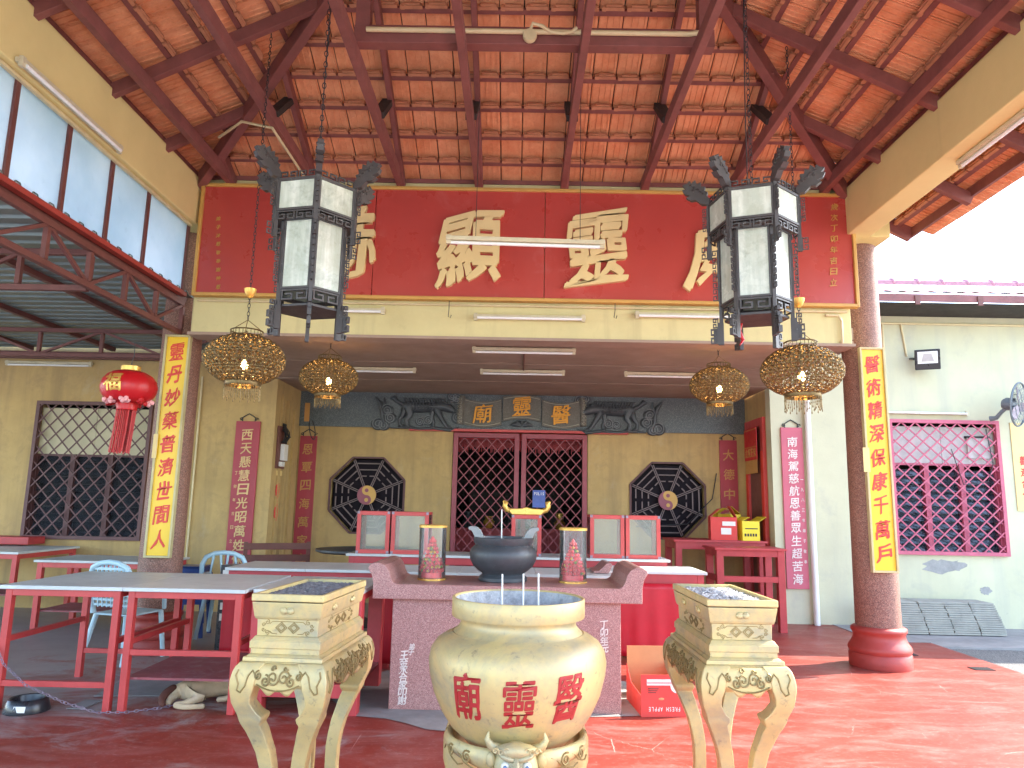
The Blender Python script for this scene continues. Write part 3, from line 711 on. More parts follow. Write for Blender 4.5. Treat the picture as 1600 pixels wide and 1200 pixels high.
# cross frame resting on the ties, with conduit
MB().box(-1.30, 1.45, 5.0, 5.10, 5.003, 5.15).build('cross_beam', M['timber'], pv, bevel=.004)
for x in (-1.24, 1.39): MB().box(x-.055, x+.055, 5.003, 5.097, 5.151, 6.05).build('post', M['timber'], pv, bevel=.004)
# ================================================================== left screen of frosted sheets
cs_ = thing('clerestory_screen', 'row of frosted bluish sheets between dark red mullions under the left beam', 'screen')
ys = [7.33, 6.49, 5.86, 5.25, 4.645, 3.9, 3.15, 2.4, 1.65]
for i in range(len(ys)-1):
    MB().box(-3.565, -3.555, ys[i+1]+.022, ys[i]-.022, 3.70, 4.43).build('sheet', M['frosted'], cs_)
for y in ys: MB().box(-3.585, -3.535, y-.022, y+.022, 3.70, 4.428).build('mullion', M['steel'], cs_)
MB().box(-3.59, -3.53, 1.6, 7.4, 3.655, 3.699).build('sill_rail', M['col_red'], cs_)
MB().box(-3.53, -3.50, -.2, 7.3, 4.40, 4.425).build('conduit', M['cream_pvc'], cs_)
# ================================================================== left lean-to roof
aw = thing('lean_to_roof', 'corrugated zinc lean-to roof on dark red steel trusses beside the porch', 'awning')
b = MB(); n = 560
def cor(u, v):
    y = 1.5+8.85*u; ph = (y/.19) % 1; h = .028 if ph < .3 else .0
    return (-3.545-8.4*v, y, 3.70+h-.02*v)
b.sheet(cor, n, 2); sh = b.build('corrugated_sheet', M['zinc'], aw)
mo = sh.modifiers.new('s', 'SOLIDIFY'); mo.thickness = .004
for x in (-3.64, -4.7, -5.9, -7.1, -8.3): MB().box(x-.03, x+.03, 1.6, 10.3, 3.635, 3.69).build('purlin', M['steel'], aw)
def truss(p, q, z0, z1, n, seq=0):
    p = Vector(p); q = Vector(q); b = MB()
    for z in (z0, z1): b.bar(p+Vector((0, 0, z)), q+Vector((0, 0, z)), .05, .05)
    t = b.build('truss', M['steel'], aw, bevel=.004)
    for i in range(n+1):
        a = p.lerp(q, i/n)
        MB().bar(a+Vector((0, 0, z0+.03)), a+Vector((0, 0, z1-.03)), .04, .04).build('web_member', M['steel'], t)
        if i < n:
            c = p.lerp(q, (i+.04)/n); d = p.lerp(q, (i+.96)/n)
            zz = (z1-.02, z0+.02) if (i+seq) % 2 else (z0+.02, z1-.02)
            MB().bar(c+Vector((0, 0, zz[0])), d+Vector((0, 0, zz[1])), .03, .03).build('web_member', M['steel'], t)
truss((-3.61, 7.5, 0), (-3.61, 2.4, 0), 3.285, 3.60, 9, 1)
truss((-3.66, 5.9, 0), (-11.5, 5.9, 0), 3.285, 3.60, 13)
truss((-3.66, 8.85, 0), (-11.5, 8.85, 0), 3.285, 3.60, 10, 1)
MB().box(-11.9, -3.6, 10.2, 10.28, 3.5, 3.6).build('wall_rail', M['steel'], aw)
for x in (-11.6,): MB().box(x-.05, x+.05, 5.85, 5.95, 0, 3.26).build('post', M['steel'], aw)
for x in (-11.6,): MB().box(x-.05, x+.05, 8.8, 8.9, 0, 3.26).build('post', M['steel'], aw)
MB().box(-16, 16, -12.2, -12, -.06, 2.4).build('compound_wall', M['white'], label='pale compound wall across the yard facing the temple', cat='wall')  # unseen wall opposite, known from reflections; placed to bounce sunlight back
for s in (-1, 1):
    c = thing('front_pillar', 'plain round terrazzo pillar at the front of the forecourt roof', 'column', (s*3.6, .15, 0), group='front pillars')
    MB().lathe([(.2, .01), (.2, 4.43)], 32).build('shaft', M['terrazzo'], c, smooth=40)
# ================================================================== gold offering stands
def interp(tab, z):
    tab = sorted(tab)
    if z <= tab[0][0]: return tab[0][1]
    for (a, va), (b, vb) in zip(tab, tab[1:]):
        if z <= b:
            t = (z-a)/(b-a); t = t*t*(3-2*t)*.5+t*.5; return va+(vb-va)*t
    return tab[-1][1]
S_T = [(0, .155), (.03, .15), (.1, .115), (.2, .092), (.3, .086), (.40, .089), (.49, .101), (.57, .129), (.667, .170), (.74, .196), (.79, .203), (.83, .203), (.865, .193), (.888, .176)]
W_T = [(0, .07), (.05, .065), (.12, .058), (.3, .054), (.48, .060), (.57, .068), (.64, .078), (.662, .098), (.672, .098), (.69, .084), (.73, .078), (.77, .088), (.80, .108), (.888, .11)]
DY = .17
def gold_stand(loc, rz, label, top):
    t = thing('offering_stand', label, 'stand', loc, rz)
    def tier(b, z0, z1, h0, h1):
        vs = [(sx*h, sy*(h+DY), z) for z, h in ((z0, h0), (z1, h1)) for sx, sy in ((-1, -1), (1, -1), (1, 1), (-1, 1))]
        b.add(vs, [(3, 2, 1, 0), (4, 5, 6, 7), (0, 1, 5, 4), (1, 2, 6, 5), (2, 3, 7, 6), (3, 0, 4, 7)])
    b = MB()
    for z0, z1, h0, h1 in ((1.062, 1.124, .143, .153), (1.054, 1.063, .138, .143), (.985, 1.055, .131, .133), (.972, .986, .146, .136), (.966, .973, .150, .147), (.938, .967, .152, .152), (.915, .939, .147, .147), (.906, .916, .160, .150), (.889, .907, .170, .168)): tier(b, z0, z1, h0, h1)
    body = b.build('box_body', M['brass'], t, bevel=.003)
    # hollow lip with ash inside
    b = MB(); o, i = .156, .138
    for x0, x1, y0, y1 in ((-o, o, -o-DY, -i-DY), (-o, o, i+DY, o+DY), (-o, -i, -i-DY, i+DY), (i, o, -i-DY, i+DY)): b.box(x0, x1, y0, y1, 1.128, 1.158)
    b.build('rim', M['brass'], t, bevel=.004)
    rnd = random.Random(9)
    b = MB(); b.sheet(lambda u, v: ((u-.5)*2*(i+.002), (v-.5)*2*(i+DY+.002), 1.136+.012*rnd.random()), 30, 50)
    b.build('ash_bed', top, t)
    # carved ornaments on the box
    def orn(m):
        g = MB()
        for sx in (-1, 1):
            d = [(sx*.027+a*.024, 0, 1.02+c*.022) for a, c in ((-1, 0), (0, 1), (1, 0), (0, -1), (-1, 0))]
            for rr in (1, .62):
                q = [(sx*.027+(x-sx*.027)*rr, 0, 1.02+(z-1.02)*rr) for x, _, z in d]
                for p1, p2 in zip(q, q[1:]): g.bar(p1, p2, .0035, .004, up=(0, 1, 0))
            for cz, dr in ((1.042, 1), (1.0, -1)):
                g.tube(spiral(sx*.088, cz, .011, 1.3, start=math.pi/2*dr, sgn=sx*dr, n=14), .0016, 5)
                g.tube(spiral(sx*.104, 1.02+(cz-1.02)*.45, .009, 1.2, start=0, sgn=-sx*dr, n=12), .0016, 5)
            g.tube([(sx*.078, 0, 1.034), (sx*.066, 0, 1.044), (0, 0, 1.045)], .0015, 5); g.tube([(sx*.078, 0, 1.006), (sx*.066, 0, .996), (sx*.045, 0, .995)], .0015, 5)
            g.tube(spiral(sx*.095, .951, .009, 1.3, n=12), .0016, 5); g.tube([(sx*.085, 0, .955), (sx*.05, 0, .948), (sx*.02, 0, .951), (0, 0, .949)], .0016, 5)
        k = MB(); k.merge(g, m); return k
    def fruit(m):
        g = MB()
        g.ball((-.014, 0, 1.09), (.017, .008, .014), 10, 6); g.ball((.014, 0, 1.09), (.017, .008, .014), 10, 6)
        g.tube([(0, 0, 1.082), (0, -.002, 1.108)], .003, 5)
        for sx in (-1, 1): g.ball((sx*.013, -.004, 1.101), (.014, .005, .004), 8, 5, m=T(0, 0, 0))
        k = MB(); k.merge(g, m); return k
    orn(T(0, -.132-DY-.001, 0)).build('carving', M['brass_dark'], t)
    fruit(T(0, -.149-DY, 0)).build('fruit_carving', M['brass'], t, smooth=60)
    for s in (-1, 1):
        orn(T(s*.133, 0, 0) @ RZ(s*R(90)) @ SC(1.6, 1, 1)).build('carving', M['brass_dark'], t)
        for dy in (-.15, .12): fruit(T(s*.15, dy, 0) @ RZ(s*R(90))).build('fruit_carving', M['brass'], t, smooth=60)
    # legs
    zs = [0, .015, .03, .06, .1, .15, .2, .26, .32, .4, .46, .52, .57, .61, .64, .655, .667, .674, .685, .70, .73, .76, .79, .82, .85, .87, .888]
    for sx in (-1, 1):
        for sy in (-1, 1):
            vs = []
            for z in zs:
                s = interp(S_T, z); w = interp(W_T, z)
                e = s+DY-.0
                for a, c in ((s-w, e-w), (s, e-w), (s, e), (s-w, e)): vs.append((sx*a, sy*c, z))
            fs = [(k*4+j, k*4+(j+1) % 4, (k+1)*4+(j+1) % 4, (k+1)*4+j) for k in range(len(zs)-1) for j in range(4)]+[(3, 2, 1, 0), tuple(len(zs)*4-4+j for j in range(4))]
            bb = MB(); bb.add(vs, fs); bb.build('leg', M['brass'], t, smooth=35, bevel=.004)
    # shoulder plate and aprons with cloud scroll
    MB().box(-.172, .172, -.172-DY, .172+DY, .872, .8885).build('shoulder_plate', M['brass'], t)
    def apron(half, m):
        def fn(u, v):
            x = (u*2-1)*half; q = abs(x)/half
            zb = .772+.030*q**2+.012*math.cos(q*9)+(.02 if q > .8 else 0)*(q-.8)*5
            z = zb+(.886-zb)*v; return (x, -(interp(S_T, z))+.004, z)
        g = MB(); g.sheet(fn, 30, 10); k = MB(); k.merge(g, m); return k
    def cloud(half, m):
        g = MB(); ys = lambda z: -interp(S_T, z)+.001; m = m @ SC(.86, 1, 1)
        def addsp(cx, cz, r, st, sg, tr=1.5): g.tube([(x, ys(z)-.001, z) for x, _, z in spiral(cx, cz, r, tr, st, sg, n=22)], .0042, 5)
        for s in (-1, 1):
            addsp(s*.026, .834, .030, 0, s); addsp(s*.062, .822, .024, math.pi/2, s); addsp(s*.098, .842, .018, math.pi/2, -s); addsp(s*.03, .868, .012, 0, -s, 1.0)
            pts = [(s*.112, .842), (s*.128, .860), (s*.146, .842), (s*.158, .80), (s*.180, .775), (s*.196, .782), (s*.19, .808), (s*.206, .84), (s*.198, .862)]
            g.tube([(x, ys(z)-.002, z) for x, z in pts], .0042, 5)
        g.tube([(x, ys(z)-.001, z) for x, z in [(half*q, .784+.03*q*q) for q in (-.9, -.7, -.5, -.3, -.1, 0, .1, .3, .5, .7, .9)]], .003, 5)
        k = MB(); k.merge(g, m); return k
    for m, half in ((T(0, -DY, 0), .115), (T(0, DY, 0) @ RZ(math.pi), .115)):
        apron(half, m).build('apron', M['brass'], t, smooth=50).modifiers.new('s', 'SOLIDIFY').thickness = .02
        cloud(half, m).build('cloud_carving', M['brass_dark'], t, smooth=60)
    for s in (-1, 1):
        m = RZ(s*R(90)); apron(.28, m).build('apron', M['brass'], t, smooth=50).modifiers.new('s', 'SOLIDIFY').thickness = .02
        for dy in (-.17, 0, .17): cloud(.12, m @ T(dy, 0, 0)).build('cloud_carving', M['brass_dark'], t, smooth=60)
    return t
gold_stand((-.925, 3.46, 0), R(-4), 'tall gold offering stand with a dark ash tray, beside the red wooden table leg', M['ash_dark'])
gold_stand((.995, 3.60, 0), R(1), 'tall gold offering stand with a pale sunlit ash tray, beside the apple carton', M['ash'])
# ================================================================== big gold urn
URN = [(.20, .55), (.235, .585), (.285, .63), (.325, .69), (.358, .76), (.379, .84), (.384, .89), (.376, .935), (.352, .97), (.318, .992), (.296, 1.0), (.288, 1.006), (.282, 1.005), (.266, 1.02), (.254, 1.035), (.252, 1.055), (.258, 1.068), (.288, 1.07), (.291, 1.075), (.291, 1.146), (.288, 1.15), (.280, 1.15), (.277, 1.147), (.275, 1.143)]
ut = thing('incense_urn', 'large round gold incense urn with three red characters and a demon face leg', 'urn', (.022, 3.3, 0))
MB().lathe(URN, 72, close=True).build('bowl', M['brass'], ut, smooth=40)
MB().lathe([(.2755, 1.144), (.272, 1.12), (.26, 1.085), (.24, 1.06), (.235, 1.03), (.22, 1.0)], 72, close=True).build('inner_wall', M['ash'], ut, smooth=40)
rnd = random.Random(2)
b = MB(); b.lathe([(.238, 1.042)]+[(.238*(1-k/9), 1.05+.008*math.sin(k*2.1)+.008*rnd.random()) for k in range(1, 9)]+[(.001, 1.06)], 40)
b.build('ash_bed', M['ash'], ut)
def urn_r(z):
    for (r0, z0), (r1, z1) in zip(URN, URN[1:]):
        if z0 <= z <= z1 and z < .99: return r0+(r1-r0)*(z-z0)/(z1-z0)
    return .3
for ch, th, zc in (('廟', -33, .805), ('靈', 1, .79), ('醫', 33, .805)):
    vs, fs, sx, sy = glyph(ch, .012 if ch == '靈' else .017, .02); b = MB(); out = []
    for x, y, z in vs:
        X = x*.135/sx+.01*y; Z = zc+y*.185/sy+.06*x*.135; r = urn_r(Z)+(.0035 if z > 0 else -.004); a = R(th-90)+X/.37
        out.append((r*math.cos(a), r*math.sin(a), Z))
    b.add(out, fs); b.build('character', M['urn_red'], ut)
b = MB()
def skirt(u, v):
    a = 2*math.pi*u; q = abs(math.sin(1.5*(a+math.pi/2)+math.pi/2*0))   # legs at -90, 30, 150 deg
    zb = .50+.035*q-.02*(1-q); z = zb+(.605-zb)*v; r = .292+.02*math.sin(v*math.pi)-.012*(1-v)
    return (r*math.cos(a), r*math.sin(a), z)
b.sheet(skirt, 96, 8); sk_ = b.build('skirt', M['brass'], ut, smooth=60); sk_.modifiers.new('s', 'SOLIDIFY').thickness = .025
for a0 in (-50, -130, 10, 70, 110, 170, -30, -150):
    b = MB(); a = R(a0); pts = spiral(0, .56, .026, 1.6, start=1, n=18); b.tube([((.306)*math.cos(a+x/.3), .306*math.sin(a+x/.3), z) for x, _, z in pts], .004, 5)
    pts = [(-.07, .575), (-.04, .56), (-.02, .54), (.01, .53), (.05, .52), (.08, .53)]; b.tube([(.303*math.cos(a+x/.3), .303*math.sin(a+x/.3), z) for x, z in pts], .0035, 5)
    b.build('scroll_carving', M['brass_dark'], ut, smooth=60)
for a0 in (-90, 30, 150):
    a = R(a0); d = Vector((math.cos(a), math.sin(a), 0)); P_ = lambda r, z: d*r+Vector((0, 0, z))
    g = MB(); g.tube([P_(.255, .60), P_(.275, .52), P_(.28, .44), P_(.265, .33), P_(.25, .2), P_(.262, .1), P_(.285, .04), P_(.29, .0)], [.075, .085, .08, .062, .052, .056, .066, .07], 14)
    for k in (-1, 0, 1):
        e = Vector((-d.y, d.x, 0)); g.ball(P_(.33, .035)+e*k*.04, (.032, .032, .033), 8, 6)
    g.build('leg', M['brass'], ut, smooth=60)
# demon face on the front leg
F = T(0, -.305, .565)
g = MB()
g.ball((0, .0, -.02), (.088, .06, .10), 18, 12, F)                       # head
g.ball((0, -.035, .055), (.085, .035, .03), 14, 8, F)                     # forehead
for s in (-1, 1):
    g.ball((s*.042, -.048, .022), (.038, .022, .014), 10, 6, F @ RY(s*R(-18)))   # brow
    for k in range(4): g.tube(spiral(s*(.02+.02*k), .055+.006*(k % 2), .012, 1.2, n=10, y=-.062), .0035, 5, m=F)
    g.ball((s*.055, -.04, -.03), (.026, .025, .022), 10, 6, F)           # cheek
    g.ball((s*.016, -.07, -.03), (.013, .014, .011), 8, 6, F)            # nostril
    g.tube([(s*.07, .0, .05), (s*.1, -.01, .065), (s*.115, -.012, .09), (s*.108, -.01, .115)], [.02, .017, .011, .003], 8, m=F)   # horn
    g.ball((s*.098, .0, .01), (.02, .012, .03), 8, 6, F)                 # ear
    for k in range(3): g.tube(spiral(s*.1, -.03-.03*k, .014, 1.2, n=10, y=-.02), .004, 5, m=F)
    g.ball((s*.028, -.05, -.10), (.008, .008, .018), 6, 5, F)            # fang
g.tube([(0, -.05, .03), (0, -.075, .0), (0, -.09, -.026)], [.012, .015, .02], 10, m=F)   # nose
g.ball((0, -.05, -.07), (.055, .02, .012), 12, 6, F); g.ball((0, -.045, -.108), (.04, .022, .012), 12, 6, F)
fc = g.build('demon_face', M['brass'], ut, smooth=60)
M['eye_white'] = mat('eye_white', lin('c9c6b4')[:3], .3, var=.02, bump=0); M['eye_blue'] = mat('eye_blue', lin('5a6a8a')[:3], .2, var=.02, bump=0)
for s in (-1, 1):
    e = MB().ball((s*.042, -.358, .570), .017, 12, 8).build('eye', M['eye_white'], fc, smooth=60)
    MB().ball((s*.042, -.373, .570), .008, 8, 6).build('pupil', M['eye_blue'], e, smooth=60)
for i, (x, y, ty) in enumerate(((785, 943, 897), (818, 947, 897), (842, 947, 897))):
    p = at(x, y, Y=3.2); q = at(x, ty, Y=3.2); lb = ['shorter white incense stick leaning beside the other two in the urn', 'thin white incense stick, the middle of three in the urn', 'thin white incense stick on the apple carton side of the urn'][i]
    MB().tube([(p.x, 3.2+.02*i, 1.045), (q.x, 3.2+.02*i, q.z)], .0034, 6).build('incense_stick', M['white'], label=lb, cat='incense', group='incense sticks in the urn')
# ================================================================== granite altar
al = thing('granite_altar', 'pink granite altar table with upturned scroll ends and white engraved names', 'altar', (-.05, 6.1, 0)); al.location = (0, 0, 0)
AX0, AX1, AY0, AY1, AZ0, AZ1 = -1.08, .985, 5.72, 6.5, .818, .93
MB().box(-.935, .83, 5.80, 6.42, .0, AZ0-.001).build('pedestal_block', M['granite_pink'], al, bevel=.006)
def scroll_poly():
    pts = [(AX0+.0, AZ0), (AX1, AZ0), (AX1, .93), (AX1+.012, .99), (AX1+.045, 1.045), (AX1+.035, 1.068), (AX1+.005, 1.085), (AX1-.04, 1.088), (AX1-.085, 1.07), (AX1-.115, 1.03), (AX1-.13, .98), (AX1-.15, .945), (AX1-.18, AZ1)]
    l = [(AX0+(AX1-x), z) for x, z in pts[2:]]
    return pts+[(x, z) for x, z in reversed(l)]
MB().prism(scroll_poly(), AY0, AY1).build('top_slab', M['granite_pink'], al, bevel=.006)
M['white_letter'] = mat('white_lettering', lin('ded2c8')[:3], .6, var=.04, bump=0)
b = MB(); column_text(b, '王金水合家叩謝', (632, 628), 1018, 1100, 5.797, .065, off=.01, ext=.003); column_text(b, '弟子', (644, 642), 1006, 1023, 5.797, .045, off=.008, ext=.003)
column_text(b, '丁卯年元', (943, 945), 970, 1020, 5.797, .06, off=.01, ext=.003); b.build('engraved_lettering', M['white_letter'], al)
# stone censer
cs0 = thing('stone_censer', 'dark grey stone censer with two curled handles on the granite altar', 'censer', (-.092, 6.12, .931))
MB().lathe([(.19, 0), (.2, .005), (.2, .03), (.185, .045), (.17, .055), (.175, .065), (.2, .08), (.245, .12), (.272, .17), (.278, .215), (.268, .255), (.24, .28), (.232, .288), (.235, .295), (.245, .31), (.25, .345), (.245, .35), (.225, .35), (.22, .32), (.001, .315)], 56).build('bowl', M['stone_black'], cs0, smooth=40)
M['stone_grey'] = mat('grey_stone', lin('8d8f8c')[:3], .6, var=.12, vs=14, bump=.2)
for s in (-1, 1):
    b = MB(); b.prism([(s*.20, .335), (s*.235, .345), (s*.25, .375), (s*.265, .40), (s*.29, .41), (s*.29, .432), (s*.25, .436), (s*.215, .425), (s*.19, .40), (s*.17, .36), (s*.15, .345)], -.06, .06); b.build('handle', M['stone_grey'], cs0, bevel=.005)
MB().lathe([(.222, .325), (.001, .34)], 32).build('ash_bed', M['ash'], cs0)
p = at(784, 832, Y=6.12); q = at(784, 796, Y=6.12)
MB().tube([(p.x, 6.12, 1.26), (q.x, 6.12, q.z)], .005, 6).build('incense_stick', M['white'], label='single white incense stick standing in the dark stone censer', cat='incense')
# cylinder boxes with bead towers
for i, (x, lb) in enumerate(((-.675, 'clear gold lidded cylinder with red bead tower, on the shaded end of the altar'), (.482, 'clear gold lidded cylinder with pink bead tower, on the sunlit end of the altar'))):
    t = thing('display_cylinder', lb, 'ornament', (x, 6.1, .931))
    MB().lathe([(.111, .012), (.111, .425)], 40, close=True).build('clear_wall', M['glass'], t, smooth=60)
    MB().lathe([(.116, 0), (.116, .012), (.09, .018), (.001, .018)], 40).build('base_ring', M['gold_foil'], t, smooth=40)
    MB().lathe([(.116, .418), (.117, .436), (.11, .44), (.001, .442)], 40).build('lid', M['gold_foil'], t, smooth=40)
    g = {k: MB() for k in ('bead_red', 'bead_gold', 'bead_green')}; rn = random.Random(i+3)
    g['bead_red'].lathe([(.085, .02), (.085, .06), (.078, .062), (.06, .062)], 24)
    for lv in range(9):
        r = .088*(1-lv/10); n = max(3, int(17*(1-lv/11)))
        for k in range(n):
            a = 2*math.pi*(k+.5*(lv % 2))/n; key = rn.choices(['bead_red', 'bead_gold', 'bead_green'], [7, 2.2, .8])[0]
            g[key].ball((r*math.cos(a), r*math.sin(a), .075+.029*lv), .0145 if key == 'bead_red' else .011, 7, 5)
    g['bead_red'].lathe([(.02, .31), (.016, .33), (.001, .35)], 10)
    for k, v in g.items(): v.build({'bead_red': 'red_beads', 'bead_gold': 'gold_beads', 'bead_green': 'green_beads'}[k], M[k], t, smooth=60)
# ================================================================== tables
def table(name, label, cat, x0, x1, y0, y1, h, lw=.05, rails=(), shelf=None, legm='red_paint', topm='plank', top=.028, nplank=1, apron=.05, group=None, over=.03):
    t = thing(name, label, cat, ((x0+x1)/2, (y0+y1)/2, 0), group=group); cx, cy = (x0+x1)/2, (y0+y1)/2
    def bx(a, b_, c, d, e, f): return MB().box(a-cx, b_-cx, c-cy, d-cy, e, f)
    wpl = (x1-x0+2*over)/nplank
    for i in range(nplank):
        o = bx(x0-over+i*wpl+.0015, x0-over+(i+1)*wpl-.0015, y0-over, y1+over, h-top, h).build('tabletop' if nplank == 1 else 'top_plank', M[topm], t, bevel=.003)
    for a in (x0, x1-lw):
        for c in (y0, y1-lw): bx(a, a+lw, c, c+lw, 0, h-top-.001).build('leg', M[legm], t, bevel=.003)
    for c in (y0+.003, y1-lw+.003): bx(x0+lw, x1-lw, c, c+lw-.006, h-top-apron, h-top-.001).build('apron_rail', M[legm], t, bevel=.002)
    for a in (x0+.003, x1-lw+.003): bx(a, a+lw-.006, y0+lw, y1-lw, h-top-apron, h-top-.001).build('apron_rail', M[legm], t, bevel=.002)
    for side, z in rails:
        k = lw*.8
        if side == 'f': bx(x0+lw, x1-lw, y0+.004, y0+k, z, z+k).build('rail', M[legm], t, bevel=.002)
        if side == 'b': bx(x0+lw, x1-lw, y1-k, y1-.004, z, z+k).build('rail', M[legm], t, bevel=.002)
        if side == 'l': bx(x0+.004, x0+k, y0+lw, y1-lw, z, z+k).build('rail', M[legm], t, bevel=.002)
        if side == 'r': bx(x1-k, x1-.004, y0+lw, y1-lw, z, z+k).build('rail', M[legm], t, bevel=.002)
    if shelf is not None: bx(x0+.01, x1-.01, y0+lw+.004, y1-lw-.004, shelf-.018, shelf).build('shelf', M['shelf_red'], t, bevel=.002)
    return t
HT = .885
table('steel_table', 'red steel frame table with worn grey top, above the dog bowl, chain on its leg', 'table', -3.79, -2.93, 5.56, 6.62, HT, rails=(('f', .165), ('b', .2), ('l', .47), ('r', .47)))
table('steel_table', 'red steel frame table with a low shelf, the dog lying under it', 'table', -2.87, -2.02, 5.56, 6.62, HT, rails=(('f', .40), ('b', .2), ('l', .47), ('r', .47)), shelf=.235)
table('wooden_table', 'red wooden table with broad legs between the steel table and the granite altar', 'table', -1.955, -1.135, 5.60, 6.6, HT+.0, lw=.12, legm='red_wood', rails=(('b', .2), ('f', .12)), shelf=.2, over=.0, nplank=2)
table('wooden_table', 'long red wooden table with grey board top behind the broad legged table', 'table', -2.85, -1.3, 7.42, 8.2, .875, lw=.07, legm='red_wood', nplank=2, apron=.09)
table('wooden_table', 'long red wooden table with grey board top directly behind the granite altar', 'table', -1.26, .93, 7.15, 7.85, .895, lw=.08, legm='red_wood', nplank=3, apron=.11)
tc = table('wooden_table', 'sunlit white topped table with bright red cloth front beside the altar', 'table', 1.02, 2.0, 7.85, 8.55, .885, lw=.07, legm='red_wood', apron=.12)
table('wooden_table', 'long red table carrying the glass display cases behind the altar', 'table', -1.9, 1.75, 8.5, 9.15, .96, lw=.07, legm='red_wood', apron=.08, nplank=4)
table('wooden_table', 'tall dark red wooden table against the porch wall, cartons on top', 'table', 2.25, 3.5, 10.35, 11.1, 1.11, lw=.09, legm='red_wood', topm='red_wood', apron=.10, rails=(('f', .35),))
table('wooden_table', 'red wooden table with open front shelf in front of the tall carton table', 'table', 2.62, 3.5, 9.62, 10.2, 1.05, lw=.09, legm='red_wood', topm='red_wood', apron=.08, rails=(('f', .62), ('l', .62), ('r', .3)), shelf=.64)
table('steel_table', 'red table with weathered grey board top under the barred window', 'table', -7.4, -6.05, 9.0, 10.2, .86, lw=.06, topm='plank', apron=.06, shelf=.35)
table('steel_table', 'low red table with beige board top between the window and the terrazzo column', 'table', -5.6, -4.2, 8.7, 9.5, .80, lw=.06, topm='plank', shelf=.22, apron=.06)
MB().box(-8.3, -6.6, 10.0, 10.36, .88, .98).build('wooden_crate', M['red_wood'], label='dark red wooden crate pushed against the wall under the window', cat='crate', bevel=.006)
# red cloths (hanging with folds)
def cloth(name, x0, x1, y, z0, z1, label, amp=.012, n=2.2, rot=None):
    def fn(u, v):
        x = x0+(x1-x0)*u; k = .3+.7*(1-v); ph = math.sin(u*n*6.28+1.3*math.sin(u*9))*.6+math.sin(u*n*2.3*6.28+2)*.4
        return (x, y+amp*k*ph, z0+(z1-z0)*v+.006*math.sin(u*20)*(1-v))
    o = MB().sheet(fn, 90, 12).build(name, M['satin'], label=label, cat='cloth', smooth=80); o.modifiers.new('s', 'SOLIDIFY').thickness = .003; return o
cloth('red_cloth', 1.03, 1.99, 7.80, .03, .765, 'glossy bright red cloth hanging under the sunlit white table top')
cloth('red_cloth', -2.86, -1.96, 7.36, .06, .80, 'dark red cloth hanging behind the table with the dog', n=2)
cloth('red_cloth', -1.24, -.5, 7.06, .06, .80, 'red cloth hanging behind the left side of the granite altar', n=2)
# small granite scroll on the rear table
b = MB(); b.prism([(.80, .90), (.93, .90), (.965, .98), (.95, 1.0), (.91, 1.0), (.87, .96), (.83, .925), (.78, .92), (.78, .90)], 7.3, 7.75); b.build('stone_scroll_end', M['granite_pink'], label='small granite scroll end piece on the table behind the altar', cat='stone ornament', bevel=.005)
# ================================================================== glass display cases
def case(x0, x1, y0, y1, z0, z1, label):
    t = thing('display_case', label, 'display case', ((x0+x1)/2, (y0+y1)/2, z0), group='glass cases behind the altar'); cx, cy = (x0+x1)/2, (y0+y1)/2
    L = lambda a, b_, c, d, e, f: MB().box(a-cx, b_-cx, c-cy, d-cy, e-z0, f-z0)
    fr = frame(MB(), x0-cx, x1-cx, 0, z1-z0, y0-cy, y0-cy+.03, .045).build('door_frame', M['red_paint'], t, bevel=.003)
    L(x0+.045, x1-.045, y0+.012, y0+.018, z0+.045, z1-.045).build('door_glass', M['case_glass'], fr)
    for a in (x0, x1-.006): L(a, a+.006, y0+.031, y1, z0+.03, z1-.03).build('side_glass', M['glass'], t)
    frame(MB(), x0-cx, x1-cx, 0, z1-z0, y1-cy-.03, y1-cy, .035).build('rear_frame', M['red_paint'], t)
    L(x0, x1, y0+.031, y1-.031, z0, z0+.028).build('bottom_board', M['red_paint'], t); L(x0, x1, y0+.031, y1-.031, z1-.028, z1).build('top_board', M['red_paint'], t)
    for a, c in ((x0, z0), (x0, z1-.03), (x1-.03, z0), (x1-.03, z1-.03)): L(a, a+.03, y0-.003, y0-.0005, c, c+.03).build('corner_plate', M['bar_metal'], t)
    return t
case(-1.83, -1.45, 8.52, 8.9, .961, 1.44, 'red framed glass case, outermost on the side of the wooden bench')
case(-1.43, -1.0, 8.52, 8.9, .961, 1.44, 'red framed glass case between the outer case and the red bead cylinder')
case(-.04, .31, 8.62, 8.95, .961, 1.43, 'red framed glass case standing before the door, gold dragon burner above it')
case(.87, 1.265, 8.52, 8.9, .961, 1.45, 'red framed glass case beside the pink bead cylinder')
case(1.28, 1.68, 8.52, 8.9, .961, 1.45, 'red framed glass case, outermost on the side of the tall carton table')
# gold dragon incense holder
t = thing('dragon_burner', 'gold dragon boat shaped incense burner on top of the middle glass case', 'incense burner', (.135, 8.75, 1.431))
b = MB(); b.prism([(-.17, .0), (.17, .0), (.2, .03), (.19, .07), (.06, .075), (0, .09), (-.06, .075), (-.19, .07), (-.2, .03)], -.05, .05); b.build('hull', M['gold_foil'], t, bevel=.008)
for s in (-1, 1):
    MB().tube([(s*.18, 0, .04), (s*.235, 0, .06), (s*.26, 0, .1), (s*.25, 0, .14), (s*.28, 0, .16)], [.03, .032, .03, .034, .012], 8).build('dragon_head', M['gold_foil'], t, smooth=50)
